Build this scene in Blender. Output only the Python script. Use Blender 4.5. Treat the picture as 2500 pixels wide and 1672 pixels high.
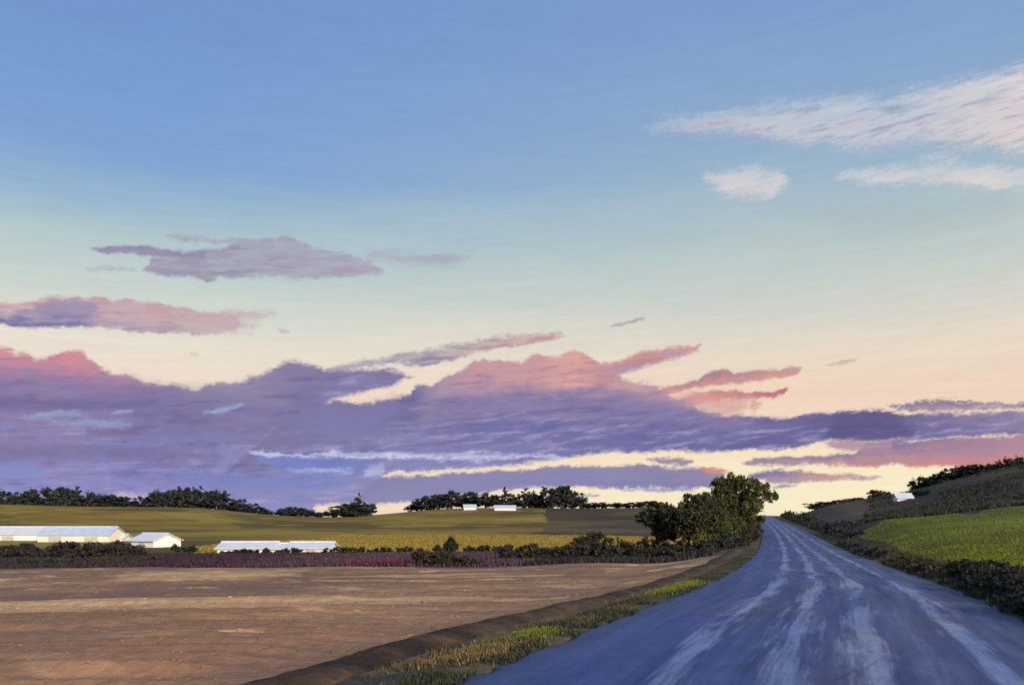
import bpy, math, random
import numpy as np
from mathutils import Vector

# ------------------------------------------------------------------ clear
for o in list(bpy.data.objects):
    bpy.data.objects.remove(o)
C = bpy.context.scene.collection
SC = bpy.context.scene
rng = np.random.default_rng(7)
random.seed(7)

EYE = 1.65
F = 2165.0          # focal length in units of a 2500 wide picture
CX, HZ = 1250.0, 1262.0


def lin(r, g, b):
    f = lambda c: (c / 255 / 12.92) if c <= 10 else (((c / 255) + 0.055) / 1.055) ** 2.4
    return (f(r), f(g), f(b), 1.0)


# ------------------------------------------------------------------ camera
cam_d = bpy.data.cameras.new('camera')
cam_d.sensor_width = 36.0
cam_d.lens = 36.0 * F / 2500.0
cam_d.shift_y = (HZ - 836.0) / 2500.0
cam_d.clip_start = 0.1
cam_d.clip_end = 30000.0
cam = bpy.data.objects.new('camera', cam_d)
C.objects.link(cam)
cam.location = (0, 0, EYE)
cam.rotation_euler = (math.radians(90), 0, 0)
SC.camera = cam

# ------------------------------------------------------------------ sun, exposure
SUN_AZ, SUN_EL = math.radians(146), math.radians(19)
sd = bpy.data.lights.new('sun', 'SUN')
sd.energy = 4.2
sd.angle = math.radians(4)
sd.color = (1.0, 0.82, 0.64)
sun = bpy.data.objects.new('sun', sd)
C.objects.link(sun)
sv = Vector((math.sin(SUN_AZ) * math.cos(SUN_EL), math.cos(SUN_AZ) * math.cos(SUN_EL), math.sin(SUN_EL)))
sun.rotation_euler = sv.to_track_quat('Z', 'Y').to_euler()
sun.location = sv * 50
SC.view_settings.view_transform = 'Standard'
SC.view_settings.look = 'None'
SC.view_settings.exposure = 0.0
SC.view_settings.gamma = 1.0
SC.view_settings.use_curve_mapping = False
SC.render.engine = 'CYCLES'
SC.cycles.max_bounces = 4

# ------------------------------------------------------------------ world: dusk sky with cloud banks
W = bpy.data.worlds.new('World')
SC.world = W
W.use_nodes = True
NT = W.node_tree
NT.nodes.clear()


class G:
    """small helper for node graphs"""
    def __init__(s, nt):
        s.nt = nt

    def n(s, t, **k):
        x = s.nt.nodes.new(t)
        for a, b in k.items():
            setattr(x, a, b)
        return x

    def put(s, sock, v):
        if hasattr(v, 'is_linked') or hasattr(v, 'links'):
            s.nt.links.new(v, sock)
        else:
            sock.default_value = v

    def m(s, op, a, b=0.0, c=0.0, clamp=False):
        x = s.n('ShaderNodeMath', operation=op)
        x.use_clamp = clamp
        s.put(x.inputs[0], a)
        s.put(x.inputs[1], b)
        s.put(x.inputs[2], c)
        return x.outputs[0]

    def mr(s, v, a, b, c=0.0, d=1.0, smooth=False, clamp=True):
        x = s.n('ShaderNodeMapRange')
        x.clamp = clamp
        if smooth:
            x.interpolation_type = 'SMOOTHSTEP'
        for i, q in enumerate((v, a, b, c, d)):
            s.put(x.inputs[i], q)
        return x.outputs[0]

    def mix(s, f, a, b, mode='MIX'):
        x = s.n('ShaderNodeMix', data_type='RGBA', blend_type=mode)
        s.put(x.inputs[0], f)
        s.put(x.inputs[6], a)
        s.put(x.inputs[7], b)
        return x.outputs[2]

    def ramp(s, f, stops, interp='LINEAR'):
        x = s.n('ShaderNodeValToRGB')
        x.color_ramp.interpolation = interp
        e = x.color_ramp.elements
        stops = sorted(stops, key=lambda q: q[0])
        e[0].position, e[0].color = stops[0]
        if len(stops) == 1:
            e.remove(e[1])
        else:
            e[1].position, e[1].color = stops[-1]
            for p, c in stops[1:-1]:
                q = e.new(p)
                q.color = c
        s.put(x.inputs[0], f)
        return x.outputs[0]

    def xyz(s, a, b, c):
        x = s.n('ShaderNodeCombineXYZ')
        s.put(x.inputs[0], a)
        s.put(x.inputs[1], b)
        s.put(x.inputs[2], c)
        return x.outputs[0]

    def noise(s, vec, scale=1.0, detail=2.0, rough=0.5, dist=0.0):
        x = s.n('ShaderNodeTexNoise')
        s.put(x.inputs['Vector'], vec)
        x.inputs['Scale'].default_value = scale
        x.inputs['Detail'].default_value = detail
        x.inputs['Roughness'].default_value = rough
        x.inputs['Distortion'].default_value = dist
        return x.outputs[0], x.outputs[1]

    def curve(s, f, pts):
        x = s.n('ShaderNodeFloatCurve')
        mp = x.mapping
        mp.use_clip = False
        mp.extend = 'HORIZONTAL'
        c = mp.curves[0]
        c.points[0].location = pts[0]
        c.points[1].location = pts[-1]
        for p in pts[1:-1]:
            c.points.new(*p)
        for p in c.points:
            p.handle_type = 'VECTOR'
        mp.update()
        s.put(x.inputs['Value'], f)
        return x.outputs[0]


def p2ang(px, py):
    x, z = (px - CX) / F, (HZ - py) / F
    return math.atan2(x, 1.0), math.atan2(z, math.hypot(x, 1.0))


def build_world():
    g = G(NT)
    tc = g.n('ShaderNodeTexCoord')
    nrm = g.n('ShaderNodeVectorMath', operation='NORMALIZE')
    NT.links.new(tc.outputs['Generated'], nrm.inputs[0])
    sp = g.n('ShaderNodeSeparateXYZ')
    NT.links.new(nrm.outputs[0], sp.inputs[0])
    X, Y, Z = sp.outputs
    az = g.m('ARCTAN2', X, Y)
    el = g.m('ARCSINE', Z)
    # --- clear sky
    sky = g.n('ShaderNodeTexSky', sky_type='NISHITA')
    sky.sun_disc = False
    sky.sun_elevation = SUN_EL
    sky.sun_rotation = SUN_AZ
    nish = g.mix(1.0, sky.outputs[0], (0.10, 0.10, 0.10, 1), 'MULTIPLY')
    E0, E1 = -0.06, 1.0

    def estop(px, lst):
        r = []
        for py, c in lst:
            e = p2ang(px, py)[1]
            r.append(((e - E0) / (E1 - E0), lin(*c)))
        return r
    ef = g.mr(el, E0, E1)
    # broad brush-like unevenness of the gradient
    bn, _ = g.noise(g.xyz(g.m('MULTIPLY', az, 3.0), g.m('MULTIPLY', el, 26.0), 0.0), 1.0, 3.0, 0.55)
    ef = g.m('ADD', ef, g.m('MULTIPLY', g.m('SUBTRACT', bn, 0.5), 0.035))
    left = g.ramp(ef, estop(100, [(1290, (244, 214, 196)), (1000, (238, 208, 186)), (890, (241, 222, 204)), (820, (234, 225, 208)),
                                  (740, (216, 219, 206)), (650, (197, 210, 205)), (550, (178, 199, 204)), (460, (155, 185, 208)),
                                  (350, (128, 165, 213)), (200, (122, 161, 212)), (0, (116, 153, 207))]) + [(1.0, lin(88, 130, 194))])
    right = g.ramp(ef, estop(2000, [(1290, (252, 239, 203)), (1180, (252, 238, 202)), (1110, (251, 230, 196)), (1030, (246, 217, 196)),
                                    (950, (243, 215, 192)), (860, (236, 220, 199)), (780, (221, 216, 204)), (700, (203, 210, 203)),
                                    (600, (188, 203, 202)), (500, (174, 194, 203)), (400, (157, 183, 205)), (300, (144, 173, 206)),
                                    (150, (136, 168, 208)), (0, (127, 160, 207))]) + [(1.0, lin(92, 132, 194))])
    col = g.mix(g.mr(az, -0.45, 0.30, smooth=True), left, right)
    col = g.mix(0.06, col, nish)
    # --- shared noises
    nA, nAc = g.noise(g.xyz(g.m('MULTIPLY', az, 34.0), g.m('MULTIPLY', el, 80.0), 1.7), 1.0, 3.0, 0.55)
    nB, nBc = g.noise(g.xyz(g.m('MULTIPLY', az, 70.0), g.m('MULTIPLY', g.m('SUBTRACT', el, g.m('MULTIPLY', az, 0.05)), 620.0), 4.2), 1.0, 3.0, 0.6)
    nC, _ = g.noise(g.xyz(g.m('MULTIPLY', az, 230.0), g.m('MULTIPLY', el, 300.0), 9.1), 1.0, 2.0, 0.6)      # fine tooth
    nD, _ = g.noise(g.xyz(g.m('MULTIPLY', az, 15.0), g.m('MULTIPLY', g.m('SUBTRACT', el, g.m('MULTIPLY', az, 0.04)), 190.0), 3.3), 1.0, 4.0, 0.6)
    nE, _ = g.noise(g.xyz(g.m('MULTIPLY', az, 24.0), g.m('MULTIPLY', g.m('SUBTRACT', el, g.m('MULTIPLY', az, 0.10)), 150.0), 6.6), 1.0, 5.0, 0.65)
    nF, _ = g.noise(g.xyz(g.m('MULTIPLY', az, 88.0), g.m('MULTIPLY', el, 120.0), 12.4), 1.0, 2.0, 0.5)
    px = 1.0 / F
    sA = g.n('ShaderNodeSeparateColor')
    NT.links.new(nAc, sA.inputs[0])
    elw = g.m('ADD', el, g.m('MULTIPLY', g.m('SUBTRACT', nA, 0.5), 15 * px))
    elw = g.m('ADD', elw, g.m('MULTIPLY', g.m('SUBTRACT', nB, 0.5), 9 * px))
    elw = g.m('ADD', elw, g.m('MULTIPLY', g.m('SUBTRACT', nF, 0.5), 17 * px))
    azw = g.m('ADD', az, g.m('MULTIPLY', g.m('SUBTRACT', sA.outputs[1], 0.5), 22 * px))
    azw = g.m('ADD', azw, g.m('MULTIPLY', g.m('SUBTRACT', nB, 0.5), 34 * px))
    nCC = g.m('ADD', g.m('MULTIPLY', nC, 0.5), g.m('MULTIPLY', nE, 0.5))
    vj = g.m('ADD', g.m('MULTIPLY', g.m('SUBTRACT', nD, 0.5), 1.3), g.m('MULTIPLY', g.m('SUBTRACT', nF, 0.5), 0.55))

    specs = []

    def cloud(top, bot, ctop, cbot, soft=4.0, alpha=1.0, dry=0.0, brk=0.0):
        m_ = (soft * 2.6 + dry * 2.4 + 60) * px
        es = [p2ang(*q)[1] for q in top + bot]
        az_ = [p2ang(*q)[0] for q in top + bot]
        specs.append(((min(az_) - m_, max(az_) + m_, min(es) - m_, max(es) + m_), (top, bot, ctop, cbot, soft, alpha, dry, brk)))

    def mute(c):
        l = 0.3 * c[0] + 0.55 * c[1] + 0.15 * c[2]
        return lin(*[min(255, l + (q - l) * 0.80 + 5) for q in c])

    def cloud_group(top, bot, ctop, cbot, soft, alpha, dry, brk):
        """one cloud: upper and lower outline over azimuth, colours along its length"""
        thick = max(b_[1] for b_ in bot) - min(t_[1] for t_ in top) > 120
        if soft < 20:
            soft, dry = soft * (2.6 if thick else 1.7) + 2.0, dry * (2.4 if thick else 1.9) + 4.0
        nt = bpy.data.node_groups.new('cloud', 'ShaderNodeTree')
        nt.interface.new_socket('Color', in_out='OUTPUT', socket_type='NodeSocketColor')
        nt.interface.new_socket('Color', in_out='INPUT', socket_type='NodeSocketColor')
        for q in ('azimuth', 'elevation', 'jitter', 'tooth', 'breaks'):
            nt.interface.new_socket(q, in_out='INPUT', socket_type='NodeSocketFloat')
        g = G(nt)
        gi, go = g.n('NodeGroupInput'), g.n('NodeGroupOutput')
        col, azw, elw, vj, nCC, nE = [gi.outputs[q] for q in range(6)]
        xs0, xs1 = min(top[0][0], bot[0][0]), max(top[-1][0], bot[-1][0])
        a0, a1 = p2ang(xs0, 1000)[0], p2ang(xs1, 1000)[0]
        ys = [q[1] for q in top + bot]
        e0, e1 = p2ang(CX, max(ys) + 60)[1] * 0.85 - 0.01, p2ang(CX, min(ys) - 60)[1]
        u = g.mr(azw, a0, a1)

        def pts(l, sgn):
            r = []
            l = list(l)
            if l[0][0] > xs0 + 1:
                l = [(xs0, l[0][1])] + l
            if l[-1][0] < xs1 - 1:
                l = l + [(xs1, l[-1][1])]
            ins = min(max(14.0, soft * 2.0), (xs1 - xs0) * 0.12)
            l = [(l[0][0], None), (l[0][0] + ins, l[0][1])] + l[1:-1] + [(l[-1][0] - ins, l[-1][1]), (l[-1][0], None)]
            for i, (x, y) in enumerate(l):
                if y is None:
                    y = (top[0][1] + bot[0][1]) / 2 if i == 0 else (top[-1][1] + bot[-1][1]) / 2
                    y = y + sgn * (soft * 0.7 + dry * 0.4 + 8)
                a, e = p2ang(x, y)
                r.append(((a - a0) / (a1 - a0), (e - e0) / (e1 - e0)))
            return sorted(r)
        en = g.mr(elw, e0, e1, clamp=False)
        t = g.curve(u, pts(top, +1))
        b = g.curve(u, pts(bot, -1))
        d = g.m('MINIMUM', g.m('SUBTRACT', t, en), g.m('SUBTRACT', en, b))
        sn = soft * px / (e1 - e0)
        if dry > 0:
            d = g.m('ADD', d, g.m('MULTIPLY', g.m('SUBTRACT', nCC, 0.5), dry * px / (e1 - e0)))
        mask = g.mr(d, -0.5 * sn, 0.5 * sn, 0.0, alpha, smooth=True)
        if brk > 0:
            mask = g.m('MULTIPLY', mask, g.mr(nE, 0.5 - 0.30 * brk, 0.5 + 0.12, 1.0 - brk, 1.0, smooth=True))
        th = g.m('MAXIMUM', g.m('SUBTRACT', t, b), 0.002)
        v = g.m('ADD', g.m('DIVIDE', g.m('SUBTRACT', en, b), th), vj, clamp=True)
        ct = mute(ctop) if len(ctop) == 3 and not isinstance(ctop[0], tuple) else g.ramp(u, [((p2ang(x, 1000)[0] - a0) / (a1 - a0), mute(c)) for x, c in ctop])
        cb = mute(cbot) if len(cbot) == 3 and not isinstance(cbot[0], tuple) else g.ramp(u, [((p2ang(x, 1000)[0] - a0) / (a1 - a0), mute(c)) for x, c in cbot])
        cc = g.mix(g.mr(v, 0.15, 0.9, smooth=True), cb, ct)
        if thick:
            cc = g.mix(g.m('MULTIPLY', g.mr(nE, 0.49, 0.68, 0.0, 0.68, smooth=True), g.mr(v, 0.45, 0.8, 1.0, 0.15)), cc, g.mix(g.mr(nCC, 0.38, 0.62), lin(136, 146, 200), lin(178, 162, 196)))
            cc = g.mix(g.mr(nE, 0.48, 0.30, 0.0, 0.45, smooth=True), cc, lin(98, 90, 146))
        nt.links.new(g.mix(mask, col, cc), go.inputs[0])
        return nt

    made = {}

    def emit(c, k, sp_):
        if k not in made:
            made[k] = cloud_group(*sp_)
        x = g.n('ShaderNodeGroup')
        x.node_tree = made[k]
        for q, v in enumerate((c, azw, elw, vj, nCC, nE)):
            NT.links.new(v, x.inputs[q])
        return x.outputs[0]

    # bank that carries on round the rest of the horizon, out of the picture
    aab = g.m('ABSOLUTE', az)
    bm = g.mr(g.m('SUBTRACT', g.mr(nA, 0.2, 0.8, 0.03, 0.17), el), -0.004, 0.004, smooth=True)
    bm = g.m('MULTIPLY', bm, g.mr(aab, 0.60, 0.75, smooth=True))
    col = g.mix(bm, col, g.mix(nD, lin(112, 108, 168), lin(150, 130, 172)))

    # ---- pale cloud, upper right
    cloud([(1500, 304), (1700, 288), (1836, 268), (2023, 240), (2156, 245), (2316, 205), (2487, 165), (2700, 150), (2900, 230)],
          [(1500, 318), (1783, 320), (1890, 341), (2103, 357), (2236, 341), (2370, 357), (2487, 364), (2700, 350), (2900, 260)],
          [(1500, (165, 188, 212)), (1850, (185, 196, 208)), (2200, (190, 200, 212)), (2487, (222, 210, 208))],
          [(1500, (176, 188, 205)), (1850, (208, 200, 202)), (2250, (205, 202, 206)), (2400, (226, 208, 202)), (2487, (234, 210, 202))], 46, 0.95, 70, 0.28)
    cloud([(1690, 430), (1760, 420), (1830, 412), (1905, 418), (1950, 440)], [(1690, 440), (1751, 462), (1800, 482), (1885, 478), (1950, 446)],
          (196, 202, 208), (214, 204, 205), 34, 0.95, 60, 0.35)
    cloud([(2000, 432), (2080, 424), (2156, 410), (2263, 404), (2476, 408), (2700, 400), (2800, 430)],
          [(2000, 436), (2156, 450), (2236, 444), (2330, 442), (2423, 458), (2490, 458), (2700, 450), (2800, 435)],
          (196, 204, 210), [(2000, (206, 202, 206)), (2300, (212, 203, 204)), (2430, (228, 212, 204)), (2500, (212, 206, 206))], 26, 0.95, 50, 0.35)
    cloud([(2230, 388), (2290, 378), (2360, 384)], [(2230, 392), (2290, 396), (2360, 390)], (205, 206, 212), (205, 204, 210), 14, 0.6, 20)
    cloud([(1880, 515), (2050, 500), (2300, 505), (2520, 480)], [(1880, 540), (2100, 572), (2300, 560), (2520, 520)], (160, 180, 188), (166, 182, 186), 60, 0.5)
    # ---- mauve wisp, upper left
    cloud([(330, 656), (368, 629), (480, 613), (550, 604), (587, 583), (720, 582), (742, 592), (765, 608), (840, 618), (900, 640), (960, 664)],
          [(330, 664), (453, 674), (506, 688), (544, 674), (746, 678), (860, 676), (960, 670)],
          [(330, (150, 140, 170)), (700, (158, 148, 176)), (960, (166, 160, 182))], [(330, (150, 141, 172)), (600, (148, 136, 168)), (960, (168, 156, 178))], 6, 0.95, 12, 0.35)
    cloud([(205, 603), (300, 603), (340, 602), (437, 612), (520, 622)], [(205, 606), (260, 619), (437, 628), (520, 630)], (140, 130, 164), (148, 138, 168), 4, 0.95, 6)
    cloud([(385, 571), (540, 582), (620, 583)], [(385, 573), (450, 588), (620, 594)], (158, 160, 178), (152, 150, 176), 6, 0.75, 10)
    cloud([(190, 652), (250, 650), (345, 652)], [(190, 658), (260, 661), (345, 662)], (166, 168, 184), (160, 156, 180), 6, 0.65, 9)
    cloud([(860, 614), (1000, 618), (1110, 618), (1195, 616)], [(860, 648), (940, 632), (1030, 650), (1080, 656), (1130, 641), (1195, 619)],
          (160, 160, 180), (168, 164, 184), 14, 0.75, 20, 0.7)
    # ---- rose cloud at the left edge
    cloud([(-400, 760), (0, 740), (50, 740), (96, 731), (146, 723), (161, 727), (215, 731), (246, 726), (265, 735), (318, 733), (330, 740), (391, 737), (402, 750), (500, 762), (600, 776)],
          [(-400, 780), (0, 794), (104, 798), (215, 800), (288, 804), (368, 811), (460, 815), (500, 818), (600, 808)],
          [(0, (206, 158, 166)), (150, (198, 152, 168)), (300, (196, 148, 164)), (600, (204, 170, 176))],
          [(0, (112, 108, 166)), (200, (126, 116, 168)), (235, (170, 138, 168)), (450, (182, 145, 164)), (600, (196, 164, 174))], 5, 1.0, 10, 0.25)
    cloud([(440, 766), (560, 762), (672, 757), (700, 760)], [(440, 800), (560, 812), (620, 806), (650, 772), (700, 768)], (192, 158, 170), (200, 170, 176), 12, 0.7, 26, 0.8)
    cloud([(90, 745), (130, 733), (190, 735), (250, 742)], [(90, 762), (150, 775), (210, 775), (250, 765)], (158, 140, 178), (150, 136, 178), 8, 0.8, 8)
    cloud([(676, 802), (695, 800), (712, 806)], [(676, 806), (690, 812), (712, 812)], (198, 172, 178), (198, 172, 178), 5, 0.8, 8)
    cloud([(460, 864), (475, 860), (490, 864)], [(460, 867), (475, 870), (490, 867)], (206, 188, 186), (206, 188, 186), 5, 0.7, 8)
    # ---- fine strokes
    cloud([(1478, 791), (1530, 785), (1590, 775)], [(1478, 795), (1535, 790), (1590, 779)], (166, 148, 158), (176, 152, 158), 3, 0.9)
    cloud([(2010, 887), (2060, 880), (2105, 876)], [(2010, 890), (2070, 890), (2105, 879)], (205, 165, 160), (205, 160, 156), 4, 0.85, 5)
    # ---- rising streak above the bank
    cloud([(760, 912), (800, 897), (880, 883), (1000, 859), (1100, 841), (1225, 822), (1300, 815), (1345, 811), (1406, 815)],
          [(760, 918), (860, 902), (960, 888), (1040, 892), (1060, 890), (1150, 866), (1230, 850), (1330, 833), (1406, 820)],
          [(760, (178, 165, 182)), (950, (140, 128, 165)), (1150, (140, 118, 150)), (1270, (190, 132, 140)), (1406, (196, 150, 155))],
          [(760, (180, 165, 180)), (1046, (120, 112, 165)), (1130, (178, 128, 145)), (1290, (186, 128, 138)), (1406, (200, 150, 155))], 7, 0.95, 12, 0.45)
    # ---- rose arms, centre right
    cloud([(1380, 905), (1470, 888), (1520, 880), (1560, 859), (1640, 850), (1700, 843), (1742, 832)],
          [(1380, 985), (1445, 932), (1560, 899), (1600, 886), (1700, 860), (1742, 843)],
          [(1380, (210, 150, 145)), (1560, (205, 138, 138)), (1742, (214, 155, 150))], [(1380, (186, 128, 144)), (1600, (196, 130, 138)), (1742, (214, 155, 150))], 5, 1.0, 7)
    cloud([(1560, 958), (1696, 928), (1740, 905), (1768, 901), (1803, 909), (1907, 899), (1934, 892), (1972, 896)],
          [(1560, 974), (1696, 948), (1792, 936), (1869, 926), (1935, 918), (1972, 906)],
          [(1560, (212, 140, 132)), (1720, (172, 122, 142)), (1800, (180, 126, 144)), (1972, (212, 146, 146))], [(1560, (214, 140, 130)), (1750, (210, 138, 130)), (1972, (216, 150, 146))], 4, 1.0, 7)
    cloud([(1640, 976), (1727, 955), (1796, 949), (1812, 954), (1884, 957), (1915, 946), (1935, 948)],
          [(1640, 992), (1727, 978), (1796, 970), (1884, 970), (1915, 961), (1935, 954)],
          [(1640, (208, 128, 120)), (1800, (196, 124, 128)), (1935, (186, 96, 112))], [(1640, (216, 135, 122)), (1935, (196, 110, 118))], 4, 1.0, 7)
    # ---- the big bank: left, centre and right stretches in one outline
    bank_top = [(-900, 900), (-300, 870), (-60, 846), (0, 848), (15, 848), (34, 862), (60, 862), (83, 878), (100, 877), (130, 868), (150, 858), (172, 854), (198, 858), (218, 874), (240, 892), (275, 908),
                (340, 926), (400, 941), (430, 938), (458, 948), (482, 955), (505, 936), (545, 932), (565, 936), (600, 928), (612, 915), (642, 912), (662, 903),
                (690, 886), (720, 880), (745, 886), (770, 897), (810, 905), (860, 908), (934, 902), (964, 906), (990, 915), (1035, 918)]
    cloud(bank_top, [(-900, 1330), (0, 1330), (760, 1330), (790, 985), (830, 968), (953, 944), (1035, 920)],
          [(-300, (212, 140, 156)), (0, (214, 134, 148)), (190, (214, 132, 146)), (260, (200, 134, 156)), (330, (180, 130, 160)), (420, (138, 122, 166)), (560, (150, 134, 170)), (720, (128, 116, 162)), (900, (122, 112, 162)), (1035, (136, 122, 164))],
          [(-300, (116, 116, 178)), (100, (118, 118, 180)), (500, (122, 122, 182)), (740, (118, 118, 178)), (830, (124, 118, 172)), (1035, (130, 118, 166))], 5, 1.0, 8)
    cloud([(-900, 960), (-500, 925), (-40, 900), (0, 900), (130, 905), (260, 925), (420, 958), (560, 962), (740, 935), (800, 980), (840, 1000)],
          [(-900, 1340), (840, 1340)],
          [(-200, (128, 112, 168)), (130, (140, 116, 166)), (330, (120, 110, 164)), (600, (124, 114, 164)), (840, (118, 112, 166))],
          [(-200, (128, 132, 200)), (150, (134, 136, 204)), (450, (132, 134, 206)), (600, (138, 140, 206)), (840, (136, 136, 198))], 70, 1.0, 10)
    cloud([(480, 1190), (600, 1110), (700, 1030), (770, 992), (820, 978), (900, 985), (985, 966), (1003, 963), (1007, 949), (1030, 941), (1053, 944), (1069, 930), (1103, 915), (1134, 903), (1157, 884), (1184, 876), (1218, 878),
           (1253, 884), (1283, 880), (1299, 869), (1318, 864), (1345, 875), (1376, 865), (1399, 856), (1422, 859), (1445, 873), (1466, 886), (1500, 905), (1520, 925), (1552, 934), (1600, 944), (1640, 972), (1677, 984), (1707, 1001),
           (1769, 1011), (1884, 1019), (1938, 1022), (1965, 1013), (2060, 1005), (2153, 1002), (2214, 1011), (2490, 1005), (2700, 1000), (3000, 1040)],
          [(480, 1200), (600, 1240), (645, 1244), (665, 1234), (780, 1232), (880, 1230), (905, 1228), (945, 1152), (1100, 1148), (1200, 1140), (1345, 1122), (1500, 1101), (1600, 1102), (1780, 1100), (1945, 1094), (2014, 1074), (2120, 1076), (2250, 1072), (2490, 1060), (3000, 1060)],
          [(800, (118, 112, 164)), (1010, (112, 106, 162)), (1080, (170, 138, 165)), (1180, (204, 146, 150)), (1300, (206, 146, 150)), (1410, (226, 156, 146)), (1470, (200, 140, 148)), (1560, (194, 142, 156)), (1680, (124, 112, 166)), (2000, (104, 96, 156)), (2130, (88, 78, 138)), (2250, (112, 104, 158)), (2490, (146, 130, 170))],
          [(480, (134, 136, 200)), (900, (132, 132, 188)), (1250, (120, 120, 184)), (1600, (106, 102, 164)), (1900, (100, 95, 158)), (2200, (104, 98, 156)), (2490, (132, 118, 164))], 4, 1.0, 8)
    cloud([(1440, 930), (1500, 935), (1552, 932), (1650, 955), (1727, 956), (1800, 958), (1890, 960)],
          [(1440, 985), (1550, 1000), (1650, 1005), (1720, 1008), (1790, 1014), (1840, 1016), (1890, 984)],
          [(1440, (202, 150, 156)), (1600, (196, 148, 160)), (1720, (226, 156, 140)), (1800, (214, 146, 140)), (1890, (206, 138, 134))],
          [(1440, (150, 128, 164)), (1640, (150, 130, 168)), (1740, (208, 156, 150)), (1830, (222, 158, 146)), (1890, (216, 150, 144))], 18, 0.85, 34, 0.4)
    # shading inside the bank
    cloud([(980, 985), (1100, 962), (1250, 952), (1400, 958), (1520, 960), (1640, 985), (1760, 1020), (1880, 1030)], [(980, 1090), (1150, 1085), (1400, 1088), (1600, 1084), (1760, 1085), (1880, 1075)],
          (128, 116, 168), (108, 106, 170), 44, 0.9, 10)
    cloud([(700, 1000), (800, 990), (900, 990), (1000, 972)], [(700, 1060), (800, 1072), (900, 1060), (1000, 1010)], (124, 116, 172), (120, 118, 180), 40, 0.8, 8)
    cloud([(-300, 990), (0, 968), (120, 972), (300, 985), (420, 975)], [(-300, 1000), (0, 1000), (120, 1002), (300, 1003), (420, 990)], (106, 94, 150), (112, 104, 164), 10, 0.8, 10)
    cloud([(-300, 1090), (0, 1085), (250, 1088), (520, 1100), (560, 1112)], [(-300, 1130), (0, 1128), (200, 1120), (520, 1124), (560, 1118)], (116, 104, 158), (120, 110, 168), 14, 0.8, 10)
    cloud([(-200, 1132), (0, 1130), (90, 1132), (160, 1150)], [(-200, 1160), (0, 1166), (90, 1170), (160, 1160)], (122, 136, 206), (126, 138, 204), 12, 0.8, 10)
    cloud([(380, 1160), (420, 1152), (560, 1158), (800, 1170), (900, 1178)], [(380, 1180), (480, 1190), (650, 1200), (800, 1192), (900, 1184)], (112, 128, 206), (120, 128, 200), 14, 0.8, 10)
    cloud([(600, 1112), (680, 1108), (800, 1116), (960, 1128)], [(600, 1130), (680, 1150), (800, 1166), (960, 1150)], (104, 122, 204), (112, 128, 206), 12, 0.8, 10)
    cloud([(300, 1058), (360, 1052), (500, 1060), (640, 1066)], [(300, 1064), (400, 1072), (540, 1076), (640, 1070)], (116, 120, 190), (120, 122, 190), 8, 0.7, 8)
    cloud([(190, 1048), (260, 1044), (330, 1050), (390, 1056)], [(190, 1054), (250, 1066), (320, 1068), (390, 1060)], (118, 100, 148), (122, 106, 156), 6, 0.7, 12)
    cloud([(240, 1212), (290, 1204), (370, 1206), (420, 1212)], [(240, 1216), (300, 1222), (370, 1222), (420, 1216)], (206, 186, 200), (222, 196, 196), 8, 0.8, 16, 0.4)
    # light breaks in the bank
    cloud([(36, 1016), (110, 1005), (170, 1002), (222, 1014)], [(36, 1022), (100, 1028), (160, 1028), (222, 1018)], (142, 160, 206), (136, 150, 202), 6, 0.9, 14, 0.5)
    cloud([(100, 1028), (180, 1026), (250, 1024), (345, 1034)], [(100, 1034), (190, 1036), (260, 1046), (345, 1040)], (142, 156, 206), (138, 150, 202), 6, 0.85, 14, 0.5)
    cloud([(485, 1006), (540, 995), (608, 984)], [(485, 1010), (545, 1009), (608, 992)], (142, 170, 212), (136, 160, 208), 4, 0.9, 6)
    cloud([(265, 1010), (300, 1002), (330, 1000)], [(265, 1013), (300, 1010), (330, 1006)], (150, 160, 208), (146, 152, 204), 4, 0.8, 6)
    cloud([(590, 1102), (640, 1102), (720, 1108), (800, 1108), (850, 1112)], [(590, 1105), (640, 1114), (720, 1114), (800, 1118), (850, 1116)], (190, 194, 232), (176, 182, 228), 4, 0.95, 6)
    cloud([(785, 1106), (850, 1104), (930, 1100), (1000, 1108), (1100, 1106), (1180, 1104), (1230, 1110), (1330, 1110), (1400, 1114)],
          [(785, 1112), (850, 1119), (930, 1116), (1000, 1116), (1100, 1121), (1165, 1126), (1185, 1118), (1300, 1118), (1400, 1118)], (190, 192, 232), (202, 204, 238), 6, 0.95, 14, 0.55)
    cloud([(676, 1148), (720, 1141), (790, 1144), (885, 1144)], [(676, 1152), (740, 1152), (800, 1154), (885, 1154)], (166, 174, 224), (162, 172, 222), 6, 0.9, 14, 0.5)
    cloud([(880, 1146), (900, 1137), (940, 1136), (950, 1146)], [(880, 1152), (900, 1160), (935, 1162), (950, 1154)], (176, 176, 216), (184, 184, 222), 10, 0.75, 14, 0.5)
    # dark lump in the right of the bank
    cloud([(1980, 1062), (2030, 1030), (2045, 1008), (2100, 1004), (2150, 1004), (2160, 1018), (2200, 1026), (2232, 1045), (2260, 1052)],
          [(1980, 1068), (2040, 1072), (2120, 1076), (2180, 1070), (2225, 1066), (2260, 1056)], (96, 84, 144), (88, 80, 138), 24, 0.85, 24)
    # speckled streak over the right end
    cloud([(2140, 987), (2180, 983), (2310, 979), (2490, 984), (2700, 984)], [(2140, 991), (2230, 1000), (2300, 1004), (2490, 996), (2700, 990)],
          (108, 96, 144), [(2140, (110, 98, 148)), (2400, (160, 140, 165)), (2700, (170, 150, 170))], 6, 0.85, 26)
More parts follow.
